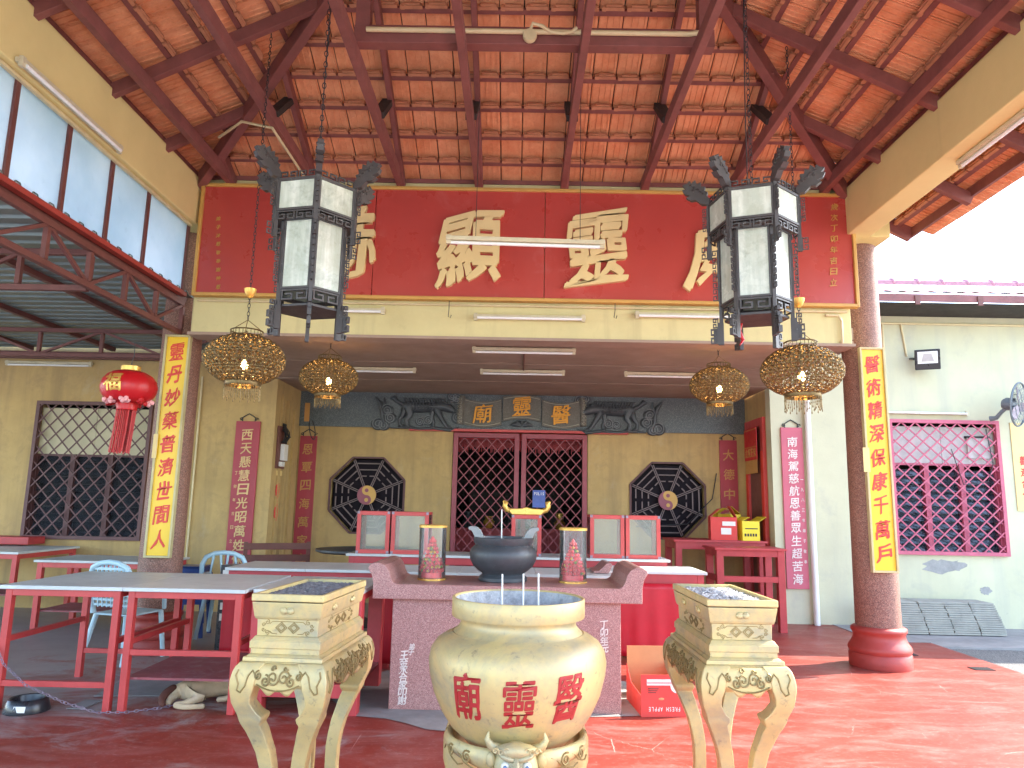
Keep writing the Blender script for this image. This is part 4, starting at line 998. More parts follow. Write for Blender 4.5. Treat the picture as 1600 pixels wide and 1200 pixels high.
# stands and things inside the hall
t = thing('inner_altar', 'dim red altar table with offerings seen through the grille doors', 'altar', (0, 14, .3))
MB().box(-1.3, 1.3, -.3, .3, 0, .8).build('table_block', M['red_wood'], t)
MB().box(-.9, .9, .3, .5, .5, 1.5).build('altar_back', M['dark_timber'], t)
for i, (x, h) in enumerate(((-.9, .3), (-.5, .22), (-.1, .36), (.4, .25), (.85, .3))):
    MB().lathe([(.06, 0), (.1, .06), (.11, .12), (.07, .16), (.08, h)], 16, c=(x, 0, .801)).build('offering_jar', M[('stone_black', 'bead_gold', 'stone_black', 'bead_red', 'gold_foil')[i]], t, smooth=50)
b = MB(); rn = random.Random(5)
for i in range(110):
    x = -1.0+2.1*i/110; L_ = .12+.1*rn.random(); b.box(x, x+.009, 0, .006, 2.6-L_, 2.6)
t = thing('fringed_valance', 'red and gold fringed valance hanging inside above the grille doors', 'valance', (0, 12.0, 0))
MB().box(-1.05, 1.15, 0, .02, 2.60, 2.72).build('band', M['lantern_red'], t); o = b.build('fringe', M['lantern_red'], t); o['kind'] = 'stuff'
t = thing('police_notice', 'blue notice with POLIS lettering fixed on the grille door', 'notice')
p = at(841, 780, Y=11.55); MB().box(p.x-.09, p.x+.11, 11.548, 11.556, p.z-.13, p.z+.14).build('card', M['poster_blue'], t)
for i, ch in enumerate('POLIS'):
    b = MB(); put(b, ch, T(p.x-.055+.033*i, 11.545, p.z+.085), .028, .045, off=.012, ext=.002); b.build('letter', M['white'], t)
# ================================================================== frieze: scroll panel, beasts, clouds
t = thing('door_name_scroll', 'carved stone scroll over the doors with three orange characters', 'sign')
Yf = BY-.052; xs0 = xp(724, 640, Yf); xs1 = xp(907, 645, Yf); cxm = (xs0+xs1)/2
def leaf(xa, xb, zt, zb, bow):
    n = 14; top = [(xa+(xb-xa)*i/n, zt+bow*math.sin(math.pi*i/n)) for i in range(n+1)]; bot = [(xa+(xb-xa)*i/n, zb+bow*math.sin(math.pi*i/n)) for i in range(n+1)]
    return top+bot[::-1]
W3 = (xs1-xs0)/3
for i, (za, zb, bow) in enumerate(((3.22, 2.80, -.05), (3.25, 2.86, .04), (3.22, 2.80, -.05))):
    xa = xs0+W3*i; MB().prism(leaf(xa+.01, xa+W3-.01, za, zb, bow), Yf-.05-.012*(i == 1), Yf).build('scroll_leaf', M['scroll_stone'], t)
    for zz in (za-.03, zb+.03):
        e = MB(); e.tube([(x, Yf-.054-.012*(i == 1), z) for x, z in leaf(xa+.03, xa+W3-.03, zz, zz, bow)[:15]], .005, 5)
        e.build('border_line', M['relief_line'], t)
for s, x in ((-1, xs0-.05), (1, xs1+.05)):
    MB().lathe([(.045, 0), (.05, .01), (.05, .45), (.045, .46)], 18, m=T(x, Yf-.03, 2.80) @ RY(R(s*-4))).build('scroll_roll', M['scroll_stone'], t, smooth=40)
    e = MB()
    for k in range(7):
        for j in (-1, 1): e.tube([(x+math.sin(q)*.052, Yf-.03-math.cos(q)*.052, 2.84+.06*k+.018*j*math.cos(q*3)) for q in [-1+.25*w for w in range(9)]], .0035, 4)
    e.build('roll_pattern', M['relief_line'], t)
for i, (ch, zc) in enumerate((('廟', 2.975), ('靈', 3.10), ('醫', 2.975))):
    e = MB(); put(e, ch, T(xs0+W3*(i+.5), Yf-.07, zc), .30, .30, off=.010, ext=.012, brush=.6); e.build('character', M['orange'], t)
for k in range(5):
    a = R(-90+(k-2)*38); MB().tube([(cxm+math.cos(a)*.02, Yf-.02, 2.80), (cxm+math.cos(a)*.12, Yf-.03, 2.83+.04*math.cos((k-2))), (cxm+math.cos(a)*.19, Yf-.02, 2.80)], [.03, .035, .012], 8).build('leaf_carving', M['relief'], t, smooth=60)
def beast(s, label):
    t = thing('beast_relief', label, 'relief'); xo = xp(665 if s < 0 else 955, 645, Yf); Q = T(xo, Yf-.01, 2.98) @ SC(-s, 1, 1) @ SC(1, .9, 1)
    g = MB()   # faces +x (towards the door)
    g.tube([(-.36, 0, .10), (-.28, 0, .10), (-.12, 0, .08), (.05, 0, .085), (.18, 0, .10), (.27, 0, .12)], [.06, .095, .09, .085, .095, .05], 12, m=Q)
    g.tube([(.2, -.02, .10), (.30, -.03, .10), (.38, -.04, .07), (.46, -.04, .03)], [.085, .075, .07, .04], 12, m=Q)
    for pts, rr in (([(.18, -.03, .05), (.24, -.04, -.06), (.30, -.04, -.16), (.37, -.05, -.245)], [.06, .042, .032, .035]), ([(.12, .0, .03), (.10, -.01, -.08), (.14, -.01, -.17), (.11, -.02, -.24)], [.05, .035, .028, .03]),
                    ([(-.28, -.04, .07), (-.24, -.05, -.05), (-.30, -.05, -.13), (-.27, -.05, -.23)], [.075, .05, .032, .034]), ([(-.33, 0, .06), (-.36, -.01, -.05), (-.42, -.01, -.12), (-.40, -.02, -.22)], [.06, .045, .03, .03])):
        g.tube([Vector(p) for p in pts], rr, 10, m=Q)
        g.ball(Vector(pts[-1])+Vector((.02, -.02, 0)), (.045, .03, .025), 8, 6, Q)
    g.tube([(-.36, 0, .12), (-.46, 0, .17), (-.52, 0, .23), (-.58, 0, .22)], [.035, .03, .045, .01], 8, m=Q)
    rn = random.Random(3)
    for k in range(15):
        x = -.34+.045*k; g.tube([(x, -.03, .16), (x-.02, -.05, .21+.015*rn.random()), (x-.045, -.05, .225)], [.02, .014, .004], 6, m=Q)
    for k in range(3):
        for j in range(9): g.torus((0, 0, 0), .028, .007, 10, 4, m=Q @ T(-.26+.05*j+.025*(k % 2), -.085, .13-.04*k) @ RX(R(90)))
    for k in range(8): g.ball((.30+.03*math.cos(k), -.06, .13+.03*math.sin(k*1.7)), .03, 8, 6, Q)
    for k in (-1, 1): g.tube([(.36, -.03+.03*k, .12), (.39, -.03+.03*k, .18), (.36, -.03+.03*k, .21)], [.016, .012, .004], 6, m=Q)
    g.ball((.42, -.075, .055), .012, 8, 6, Q); g.ball((.46, -.04, .0), (.04, .03, .014), 8, 6, Q)
    g.build('beast_body', M['relief'], t, smooth=60)
    for cx, cz, r in ((-.62, .02, .11), (-.56, -.10, .10), (-.75, -.2, .12), (-.66, -.22, .10), (.05, -.13, .09), (.52, -.08, .11), (.50, .24, .10), (.42, .26, .09), (-.08, -.15, .08)):
        g = MB(); g.ball((cx, .01, cz), (r, .03, r*.85), 14, 8, Q)
        cl = g.build('cloud', M['relief'], t, smooth=60); g = MB()
        g.tube(spiral(cx, cz, r*.92, 2.2, start=cx*9, n=34, y=-.035), .008, 5, m=Q); g.build('spiral_edge', M['relief_edge'], cl, smooth=60)
    g = MB(); g.tube([(-.62, -.01, -.24), (-.68, -.02, -.12), (-.70, -.02, .02), (-.74, -.02, .14), (-.82, -.02, .24)], [.03, .035, .03, .035, .012], 8, m=Q); g.tube([(-.70, -.02, .05), (-.66, -.02, .15), (-.67, -.02, .23)], [.025, .025, .008], 8, m=Q); g.build('flame_ribbon', M['relief'], t, smooth=60)
    g = MB(); g.tube([(-.55, -.01, -.26), (-.3, -.02, -.24), (-.1, -.02, -.27), (.15, -.02, -.25), (.4, -.02, -.28), (.55, -.01, -.22)], [.01, .03, .02, .03, .028, .008], 8, m=Q); g.build('ground_ribbon', M['relief'], t, smooth=60)
beast(-1, 'dark carved beast among clouds beside the first stone scroll leaf, on the electric meter side')
beast(1, 'dark carved beast among clouds beside the stone scroll, on the carton table side')
# ================================================================== couplet boards
def plaque(name, label, x0, x1, z0, z1, Y, bm_, lm, text, ts, te, w, hook=True, small=None, side=None, hk=1.0, brush=.4):
    t = thing(name, label, 'couplet board')
    MB().box(x0, x1, Y-.03, Y-.001, z0, z1).build('board', M[bm_], t, bevel=.004)
    n = len(text); xc = (x0+x1)/2
    for i, ch in enumerate(text):
        b = MB(); put(b, ch, T(xc, Y-.031, ts+(te-ts)*(i+.5)/n), w*.86, w*.86*hk, off=.011, ext=.006, brush=brush); b.build('character', M[lm], t)
    if small:
        b = MB(); k = len(small)
        for i, ch in enumerate(small): put(b, ch, T(side, Y-.031, ts-.55+(te-ts+.8)*(i+.5)/k), .04, .05, off=.01, ext=.003)
        b.build('small_lettering', M[lm], t)
    if hook:
        b = MB(); xc = (x0+x1)/2; b.tube([(xc-.09, Y-.015, z1+.0), (xc-.095, Y-.015, z1+.05), (xc-.06, Y-.015, z1+.075), (xc, Y-.015, z1+.11), (xc+.06, Y-.015, z1+.075), (xc+.095, Y-.015, z1+.05), (xc+.09, Y-.015, z1)], .008, 6)
        for s in (-1, 1): b.tube(spiral(xc+s*.11, z1+.03, .025, 1.1, n=10, y=Y-.015), .006, 5)
        b.build('hanger', M['dark_iron'], t)
    return t
plaque('couplet_board', 'red couplet board with cream characters on the yellow wall beside the meter', -4.05, -3.70, .45, 2.66, FY, 'plaque_red', 'plaque_gold', '西天懸慧日光昭萬姓保', 2.56, .62, .185, small='丁卯年吉日立', side=-3.99)
plaque('couplet_board', 'pink red couplet board with white characters on the pale wall', 3.79, 4.10, .47, 2.72, FY, 'plaque_pink', 'white_letter', '南海駕慈航恩善眾生超苦海', 2.60, .52, .165, small='一九八三年弟子敬奉', side=4.06)
plaque('couplet_board', 'deep red couplet board with gold characters beside the octagon window and the bench', XL+.03, XL+.30, .4, 2.57, BY, 'plaque_red', 'plaque_dimgold', '恩覃四海萬家春', 2.50, .5, .19)
plaque('couplet_board', 'deep red couplet board with gold characters above the cartons', 3.24, 3.52, .9, 2.63, BY, 'plaque_red', 'plaque_dimgold', '大德中天下', 2.55, 1.0, .20)
for lb, x0, x1, text in (('yellow couplet board with red characters on the column beside the hanging red lantern', -3.755, -3.485, '靈丹妙藥普濟世間人'), ('yellow couplet board with red characters on the column beside the pale wall', 3.60, 3.865, '醫術精深保康千萬戶')):
    t = thing('yellow_couplet', lb, 'couplet board'); Y = 7.50
    frame(MB(), x0, x1, .945, 3.26, Y-.02, Y+.035, .022).build('frame', M['yellow_frame'], t, bevel=.003)
    MB().box(x0+.022, x1-.022, Y, Y+.03, .967, 3.238).build('board', M['yellow'], t)
    for i, ch in enumerate(text):
        b = MB(); put(b, ch, T((x0+x1)/2, Y-.003, 3.20-(2.19)*(i+.5)/9), .15, .185, off=.011 if ch in '靈醫藥' else .019, ext=.003, brush=.9); b.build('character', M['letter_red'], t)
    MB().box(x0-.012+(0 if x0 < 0 else -.02), x0+.035, Y-.024, Y-.0205, 1.95, 2.2).build('name_strip', M['poster_cream'], t)
# ================================================================== hanging lanterns
def chain(b, p, q, r=.012, step=.034):
    p = Vector(p); q = Vector(q); L = (q-p).length; n = max(1, int(L/step)); d = (q-p).normalized()
    rot = d.to_track_quat('Z', 'Y').to_matrix().to_4x4()
    for i in range(n):
        c = p+d*(i+.5)*L/n
        b.torus((0, 0, 0), r, .0028, 8, 4, m=Matrix.Translation(c) @ rot @ RZ(R(90)*(i % 2)) @ RY(R(90)) @ SC(1.7, 1, 1))
    return b
def fret(b, w, h, m, th=.008, up=True):
    n = max(2, int(round(w/(h*1.25)))); s = w/n; k = h*.16
    b.box(-w/2, w/2, -th/2, th/2, 0, k, m)
    for i in range(n):
        x = -w/2+s*i; fl = i % 2
        q = m @ T(x+s/2, 0, 0) @ SC(-1 if fl else 1, 1, 1)
        b.box(-s*.42, -s*.42+k, -th/2, th/2, k, h, q); b.box(-s*.42+k, s*.36, -th/2, th/2, h-k, h, q)
        b.box(s*.36-k, s*.36, -th/2, th/2, h*.36, h-k, q); b.box(-s*.12, s*.36-k, -th/2, th/2, h*.36, h*.36+k, q)
DRG = [(0, -.01), (.045, -.015), (.085, .012), (.115, .005), (.15, .02), (.125, .036), (.165, .045), (.185, .07), (.16, .078), (.19, .10), (.165, .112), (.15, .135), (.135, .118), (.115, .145), (.10, .115), (.078, .13), (.07, .10), (.045, .105), (.045, .075), (.022, .07), (.025, .045), (0, .025)]
def palace_lantern(loc, rz, label, tilt=0):
    t = thing('palace_lantern', label, 'lantern', loc, rz); Z0 = 2.6; RU, RL = .285, .222
    def V(i, r): a = R(60*i); return Vector((r*math.cos(a), r*math.sin(a), 0))
    def side(i, r):   # matrix: local x along side, -y outward, z up
        a = R(60*i+30); d = Vector((math.cos(a), math.sin(a), 0)); c = d*(r*math.cos(R(30)))
        return Matrix(((-d.y, -d.x, 0, c.x), (d.x, -d.y, 0, c.y), (0, 0, 1, 0), (0, 0, 0, 1)))
    dg = MB(); dg.prism(DRG, -.016, .016); dg.ball((.118, -.016, .075), .009, 6, 5); dg.ball((.118, .016, .075), .009, 6, 5)
    for k in range(5): dg.ball((.05+.022*k, 0, .06+.012*k), (.016, .026, .014), 6, 5)
    for i in range(6):
        v = V(i, RU); MB().box(-.013, .013, -.013, .013, .66, 1.05, T(v.x, v.y, 0) @ RZ(R(60*i))).build('upper_post', M['lantern_wood'], t)
        v = V(i, RL); MB().box(-.012, .012, -.012, .012, .17, .735, T(v.x, v.y, 0) @ RZ(R(60*i))).build('lower_post', M['lantern_wood'], t)
        m = side(i, RU); w = RU-.02
        MB().box(-w/2, w/2, -.003, .003, .80, .985, m).build('upper_pane', M['lantern_glass'], t)
        b = MB()
        for z0, z1 in ((.985, 1.0), (.785, .80)): b.box(-w/2, w/2, -.011, .011, z0, z1, m)
        for x in (-w/2, w/2-.012): b.box(x, x+.012, -.009, .009, .80, .985, m)
        b.build('upper_frame', M['lantern_wood'], t)
        b = MB(); fret(b, w, .05, m @ T(0, 0, 1.001)); b.build('crest_fret', M['lantern_wood'], t)
        b = MB(); fret(b, w, .055, m @ T(0, 0, .783) @ SC(1, 1, -1)); b.build('valance_fret', M['lantern_wood'], t)
        m = side(i, RL); w = RL-.02
        MB().box(-w/2, w/2, -.003, .003, .292, .735, m).build('lower_pane', M['lantern_glass'], t)
        b = MB()
        for x in (-w/2, w/2-.012): b.box(x, x+.012, -.009, .009, .292, .735, m)
        b.box(-w/2, w/2, -.01, .01, .278, .292, m); b.box(-w/2, w/2, -.01, .01, .735, .75, m); b.build('lower_frame', M['lantern_wood'], t)
        b = MB(); fret(b, w, .07, m @ T(0, 0, .276) @ SC(1, 1, -1)); b.build('skirt_fret', M['lantern_wood'], t)
        # radial carved pieces at the corners
        q = RZ(R(60*i)); b = MB()
        fret(b, .36, .036, q @ T(RL+.012, 0, .50) @ RY(R(90)) ); b.build('post_fret', M['lantern_wood'], t)
        b = MB(); fret(b, .17, .03, q @ T(RU+.013, 0, .90) @ RY(R(90))); b.build('post_fret', M['lantern_wood'], t)
        b = MB(); b.box(RU-.014, RU+.014, -.011, .011, .615, .66, q); fret(b, .09, .04, q @ T(RU+.014, 0, .665) @ RY(R(90))); b.build('pendant', M['lantern_wood'], t)
        b = MB(); b.box(RL-.014, RL+.02, -.013, .013, .02, .17, q); fret(b, .11, .05, q @ T(RL+.02, 0, .08) @ RY(R(90)), th=.024); b.box(RL+.02, RL+.052, -.006, .006, .03, .13, q); fret(b, .07, .035, q @ T(RL+.02, 0, .17) @ RY(R(90)), th=.02)
        b.build('foot', M['lantern_wood'], t)
        d = MB(); d.merge(dg, q @ T(RU-.005, 0, 1.02) @ RY(R(-12)) @ SC(1.08, 1.25, 1.08)); d.build('dragon_head', M['lantern_wood'], t)
    b = MB(); b.lathe([(.20, .735), (RU-.01, .755), (RU-.01, .765), (.2, .76)], 6); b.build('shelf_ring', M['lantern_wood'], t)
    MB().lathe([(RL-.02, .17), (RL-.02, .185), (.001, .19)], 6).build('floor_plate', M['lantern_wood'], t)
    MB().lathe([(.001, 1.06), (.12, 1.05), (RU-.03, 1.0), (.2, .99), (.001, .99)], 6).build('roof_plate', M['lantern_wood'], t)
    b = MB(); chain(b, (0, 0, 1.05), (0, 0, 3.36), .013, .04); b.build('chain', M['dark_iron'], t)
    MB().tube([(.05, 0, 1.04), (.045, 0, 1.7), (.02, .02, 3.3)], .004, 5).build('wire', M['dark_iron'], t)
    return t
palace_lantern((-1.385, 4.62, 2.6), R(-73), 'black carved hexagonal lantern with dragon heads, in front of the hidden first gold character')
t = palace_lantern((1.56, 4.62, 2.6), R(-140), 'black carved hexagonal lantern with dragon heads and a red ribbon below')
MB().tube([(.0, -.1, .2), (.02, -.12, .12), (-.01, -.11, .06), (.03, -.11, .02)], [.006, .014, .012, .004], 6).build('red_ribbon', M['lantern_red'], t)
def ball_proto():
    b = MB(); ra, rb = .312, .205; rn = random.Random(8)
    rows = 9
    for k in range(rows):
        la = R(-66+132*k/(rows-1)); rr = ra*math.cos(la); n = max(12, int(2*math.pi*rr/.070))
        for j in range(n):
            a = 2*math.pi*(j+.5*(k % 2))/n
            p = Vector((ra*math.cos(la)*math.cos(a), ra*math.cos(la)*math.sin(a), rb*math.sin(la)))
            nr = Vector((p.x/ra**2, p.y/ra**2, p.z/rb**2)).normalized(); rot = nr.to_track_quat('Z', 'Y').to_matrix().to_4x4()
            b.torus((0, 0, 0), .020, .0062, 10, 4, m=Matrix.Translation(p) @ rot)
            for w in range(6):
                c = a+.0; q = rot @ Vector((.035*math.cos(w*math.pi/3), .035*math.sin(w*math.pi/3), -.001))
                b.torus((0, 0, 0), .0100, .0042, 6, 3, m=Matrix.Translation(p+q) @ rot)
    return b.mesh('pierced_shade', M['ball_brass'])
shade_me = ball_proto()
b = MB()
for z in (.19, .235): b.torus((0, 0, z), .125, .006, 32, 6)
for j in range(26):
    a = 2*math.pi*j/26; b.tube([(.125*math.cos(a), .125*math.sin(a), .19), (.125*math.cos(a), .125*math.sin(a), .235)], .003, 4)
crown_me = b.mesh('crown', M['ball_brass'])
b = MB(); b.lathe([(.135, -.215), (.14, -.205), (.14, -.175), (.135, -.17)], 32, close=True); collar_me = b.mesh('collar', M['ball_brass'], 40)
b = MB(); rn = random.Random(4)
for j in range(44):
    a = 2*math.pi*j/44; x, y = .138*math.cos(a), .138*math.sin(a); L_ = .06+.02*(j % 3)
    b.tube([(x, y, -.21), (x, y, -.215-L_)], .0022, 4); b.ball((x, y, -.22-L_), (.005, .005, .011), 5, 4); b.ball((x, y, -.235), .005, 5, 4)
fringe_me = b.mesh('bead_fringe', M['ball_brass'])
def ball_lantern(loc, label, top, cup=None):
    t = thing('pierced_lantern', label, 'lantern', loc)
    link('shade', shade_me, t); link('crown', crown_me, t); link('collar', collar_me, t); o = link('bead_fringe', fringe_me, t)
    MB().ball((0, 0, -.04), (.03, .03, .04), 12, 8).build('bulb', M['bulb'], t, smooth=60)
    b = MB(); b.tube([(0, 0, .03), (0, 0, .235)], .012, 6)
    for j in range(3):
        a = 2*math.pi*j/3; b.tube([(.125*math.cos(a), .125*math.sin(a), .235), (0, 0, .33)], .003, 4)
    b.build('bulb_holder', M['ball_brass'], t)
    b = MB(); chain(b, (0, 0, .33), (0, 0, top-loc[2]), .011); b.build('chain', M['dark_iron'], t)
    if cup: MB().lathe([(.012, -.03), (.03, -.01), (.045, .02), (.05, .045), (.03, .05), (.02, .03)], 16, c=(0, 0, cup-loc[2])).build('lotus_cup', M['gold_foil'], t, smooth=50)
    l = bpy.data.lights.new('bulb_light', 'POINT'); l.energy = 2.2; l.color = (1, .55, .2); l.shadow_soft_size = .045
    lo = bpy.data.objects.new('bulb_light', l); COL.objects.link(lo); lo.parent = t; lo.location = (0, 0, -.04)
    return t
ball_lantern((-2.2, 5.7, 2.655), 'large pierced brass globe lantern in front of the yellow wall and meter', 5.55, 3.2)
ball_lantern((2.27, 5.7, 2.645), 'large pierced brass globe lantern beside the column with the pale wall', 5.5, 3.2)
ball_lantern((-2.07, 7.8, 2.88), 'pierced brass globe lantern hung under the porch ceiling over the bench side octagon window', 3.295)
ball_lantern((2.2, 7.8, 2.875), 'pierced brass globe lantern hung under the porch ceiling over the carton side', 3.295)
# red festive lantern
t = thing('red_lantern', 'red festive paper lantern with gold luck character and long tassel', 'lantern', (-3.6, 6.6, 2.55))
MB().lathe([(.09, .15), (.14, .14), (.19, .11), (.23, .06), (.243, .0), (.235, -.05), (.21, -.095), (.17, -.13), (.10, -.15)], 48, rib=lambda a, z: 1-.025*abs(math.sin(a*8))).build('body', M['lantern_red'], t, smooth=50)
MB().lathe([(.075, .15), (.085, .155), (.085, .195), (.075, .2)], 20, rib=lambda a, z: 1+.05*math.sin(a*10)).build('top_collar', M['gold_foil'], t, smooth=60)
MB().tube([(0, 0, .2), (.005, 0, .26), (.02, 0, .3), (.01, 0, .42)], .004, 5).build('hook', M['dark_iron'], t)
vs, fs, sx, sy = glyph('福', .02, .02); b = MB(); out = []
for x, y, z in vs:
    X = x*.17/sx; Z = .02+y*.17/sy; r = .243*math.sqrt(max(.1, 1-(Z/.17)**2))+(.006 if z > 0 else -.01); a = R(-98)+X/.24; out.append((r*math.cos(a), r*math.sin(a), Z))
b.add(out, fs); b.build('character', M['gold_foil'], t)
rn = random.Random(6)
for k in range(7):
    a = R(-90+51*k+20); b = MB()
    for j in range(10):
        e = Vector((rn.uniform(-1, 1), rn.uniform(-1, 1), rn.uniform(-.6, .6)))*.035; b.ball(Vector((.165*math.cos(a), .165*math.sin(a), -.135))+e, .022, 6, 5)
    b.build('flower', M['petal' if k % 2 == 0 else 'lantern_red'], t, smooth=60)
MB().lathe([(.09, -.14), (.10, -.16), (.085, -.2), (.09, -.215)], 20).build('tassel_collar', M['lantern_red'], t, smooth=60)
b = MB()
for j in range(90):
    a = 2*math.pi*rn.random(); r = .085*math.sqrt(rn.random()); x, y = r*math.cos(a), r*math.sin(a)
    b.tube([(x, y, -.2), (x*1.02-.012, y, -.4), (x*1.06-.03, y, -.585-.03*rn.random())], .0035, 4)
o = b.build('tassel', M['lantern_red'], t); o['kind'] = 'stuff'
# ================================================================== fluorescent lights and pipes
def fluoro(p, q, label, hang=None, off=(0, 0, -.035), group=None, w=.05):
    p = Vector(p); q = Vector(q); t = thing('tube_light', label, 'light', (p+q)/2, group=group); c = (p+q)/2; d = (q-p).normalized()
    MB().bar(p-c, q-c, w, .035).build('casing', M['casing'], t, bevel=.004)
    o = Vector(off); MB().tube([p-c+o+d*.04, q-c+o-d*.04], .0145, 10).build('tube', M['tube_white'], t, smooth=60)
    for e, s in ((p, 1), (q, -1)): MB().bar(e-c+d*s*.005+o*.3, e-c+d*s*.04+o*.3, .03, .075).build('end_holder', M['casing'], t)
    if hang:
        for h in hang: MB().tube([Vector(h[0])-c, Vector(h[1])-c], .003, 5).build('cord', M['dark_iron'], t)
    return t
p, q = at(697, 372, Y=5.6), at(945, 380, Y=5.6)
fluoro(p, q, 'suspended fluorescent light hanging across the two middle gold characters', hang=[((p.x+.24, 5.6, p.z), (p.x+.24, 5.6, 4.9)), ((q.x-.2, 5.6, q.z), (q.x-.2, 5.6, 5.4))])
for x0, x1, y, lb in ((740, 915, 494, 'fluorescent light on the cream beam under the middle of the name board'), (992, 1163, 491, 'fluorescent light on the cream beam behind the lantern with the ribbon'), (432, 602, 482, 'fluorescent light on the cream beam behind the lantern without ribbon')):
    a, c = at(x0, y, Y=7.32), at(x1, y+3, Y=7.32); fluoro((a.x, 7.325, a.z), (c.x, 7.325, c.z), lb, off=(0, -.03, -.02), w=.055)
for x0, x1, y, lb in ((738, 900, 546, 'fluorescent light on the porch ceiling just behind the cream beam'), (750, 883, 580, 'fluorescent light on the porch ceiling over the altar, before the stone scroll'), (975, 1110, 584, 'fluorescent light on the porch ceiling toward the cartons'), (530, 650, 576, 'fluorescent light on the porch ceiling toward the bench')):
    a, c = at(x0, y, Z=3.262), at(x1, y+2, Z=3.262); ym = (a.y+c.y)/2; fluoro((a.x, ym, 3.268), (c.x, ym, 3.268), lb)
fluoro((-3.415, 4.45, 4.46), (-3.415, 5.72, 4.46), 'dusty fluorescent light on the left cream side beam above the frosted sheets', off=(.03, 0, -.03), w=.06)
fluoro((3.62, 5.62, 4.405), (3.62, 4.35, 4.405), 'fluorescent light under the cream side beam next to the open eave', off=(.0, 0, -.035), w=.06)
fluoro((-7.5, 10.36, 3.46), (-6.23, 10.36, 3.46), 'fluorescent light on the yellow wall above the barred window')
fluoro((5.28, 10.35, 2.96), (6.48, 10.35, 2.96), 'fluorescent light on the pale wall above the pink grille window', off=(0, -.035, 0))
def pipe(name, pts, r, m, label, cat='pipe'): return MB().tube([Vector(p) for p in pts], r, 8).build(name, M[m], label=label, cat=cat, smooth=60)
pipe('drain_pipe', [(4.17, 10.34, 0), (4.17, 10.34, 3.3), (4.15, 10.34, 4.3)], .045, 'white', 'white plastic drain pipe beside the pink couplet board')
pipe('conduit_pipe', [(-4.60, 10.38, .4), (-4.60, 10.38, 3.3)], .014, 'cream_pvc', 'thin cream conduit running down the yellow wall')
pipe('conduit_pipe', [(5.35, 10.385, 4.3), (5.35, 10.385, 3.0)], .016, 'cream_pvc', 'cream conduit dropping to the window light on the pale wall')
pipe('conduit_pipe', [(5.62, 10.385, 4.3), (5.68, 10.385, 3.8)], .014, 'cream_pvc', 'cream conduit dropping to the floodlight')
pipe('conduit_pipe', [(3.7, 10.383, 4.29), (9, 10.383, 4.29)], .018, 'cream_pvc', 'cream conduit along the top of the pale wall')
pipe('conduit_pipe', [(-3.38, 7.335, 3.60), (3.42, 7.335, 3.60)], .012, 'cream_pvc', 'long cream conduit just under the red name board')
pipe('conduit_pipe', [(-1.2, 4.975, 5.09), (-.3, 4.975, 5.09), (1.25, 4.975, 5.09), (1.36, 4.975, 5.11), (1.40, 4.975, 5.16)], .02, 'cream_pvc', 'cream conduit fixed along the roof cross beam')
t = thing('junction_box', 'round cream junction box on the roof cross beam with bent hose', 'junction box', at(828, 56, Y=4.96))
MB().lathe([(.05, -.02), (.055, .0), (.05, .02)], 18, m=RX(R(90))).build('box', M['cream_pvc'], t, smooth=40)
MB().tube([(0, 0, .04), (.02, -.02, .09), (.09, -.02, .07), (.16, -.02, .02), (.25, -.02, .01), (.31, -.02, .02), (.35, -.02, .06)], .014, 8).build('hose', M['cream_pvc'], t, smooth=60)
pipe('conduit_pipe', [(-2.98, 6.6, 5.05), (-2.6, 6.2, 5.0), (-2.26, 6.05, 4.86), (-2.25, 7.25, 4.86)], .013, 'cream_pvc', 'cream conduit bent along a roof tie above the hexagonal lantern')
pipe('conduit_pipe', [(-3.42, 7.34, 4.40), (-3.50, 7.52, 4.1), (-3.50, 7.54, 3.2)], .014, 'cream_pvc', 'cream conduit running down beside the terrazzo column at the frosted sheets')
pipe('conduit_pipe', [(3.2, 7.335, 3.56), (3.33, 7.335, 3.56), (3.36, 7.335, 3.5), (3.36, 7.335, 3.28), (3.1, 7.9, 3.27)], .014, 'cream_pvc', 'cream conduit bent round the end of the cream beam')
pipe('electric_cable', [(1.9, 11.57, 1.25), (2.7, 11.56, 1.3), (3.1, 11.55, 1.7), (3.18, 11.56, 2.1)], .008, 'dark_iron', 'thin dark cable on the wall between octagon window and cartons', 'cable')
for x, y0, y1, lb in ((702, 470, 495, 'thin wire hook hanging under the name board near the first middle character'), (961, 474, 496, 'thin wire hook hanging under the name board near the second middle character')):
    p = at(x, y0, Y=7.25); q = at(x, y1, Y=7.25); pipe('wire_hook', [p, (p.x, 7.25, (p.z+q.z)/2), (q.x-.01, 7.25, q.z), (q.x+.012, 7.25, q.z-.01), (q.x+.02, 7.25, q.z+.02)], .004, 'dark_iron', lb, 'hook')
t = thing('lamp_drop_rod', 'thin brown rod joining two porch ceiling lights', 'rod', (0, 0, 0)); p = at(819, 552, Z=3.28); q = at(818, 578, Z=3.28); MB().tube([p, q], .012, 6).build('rod', M['bench_wood'], t)
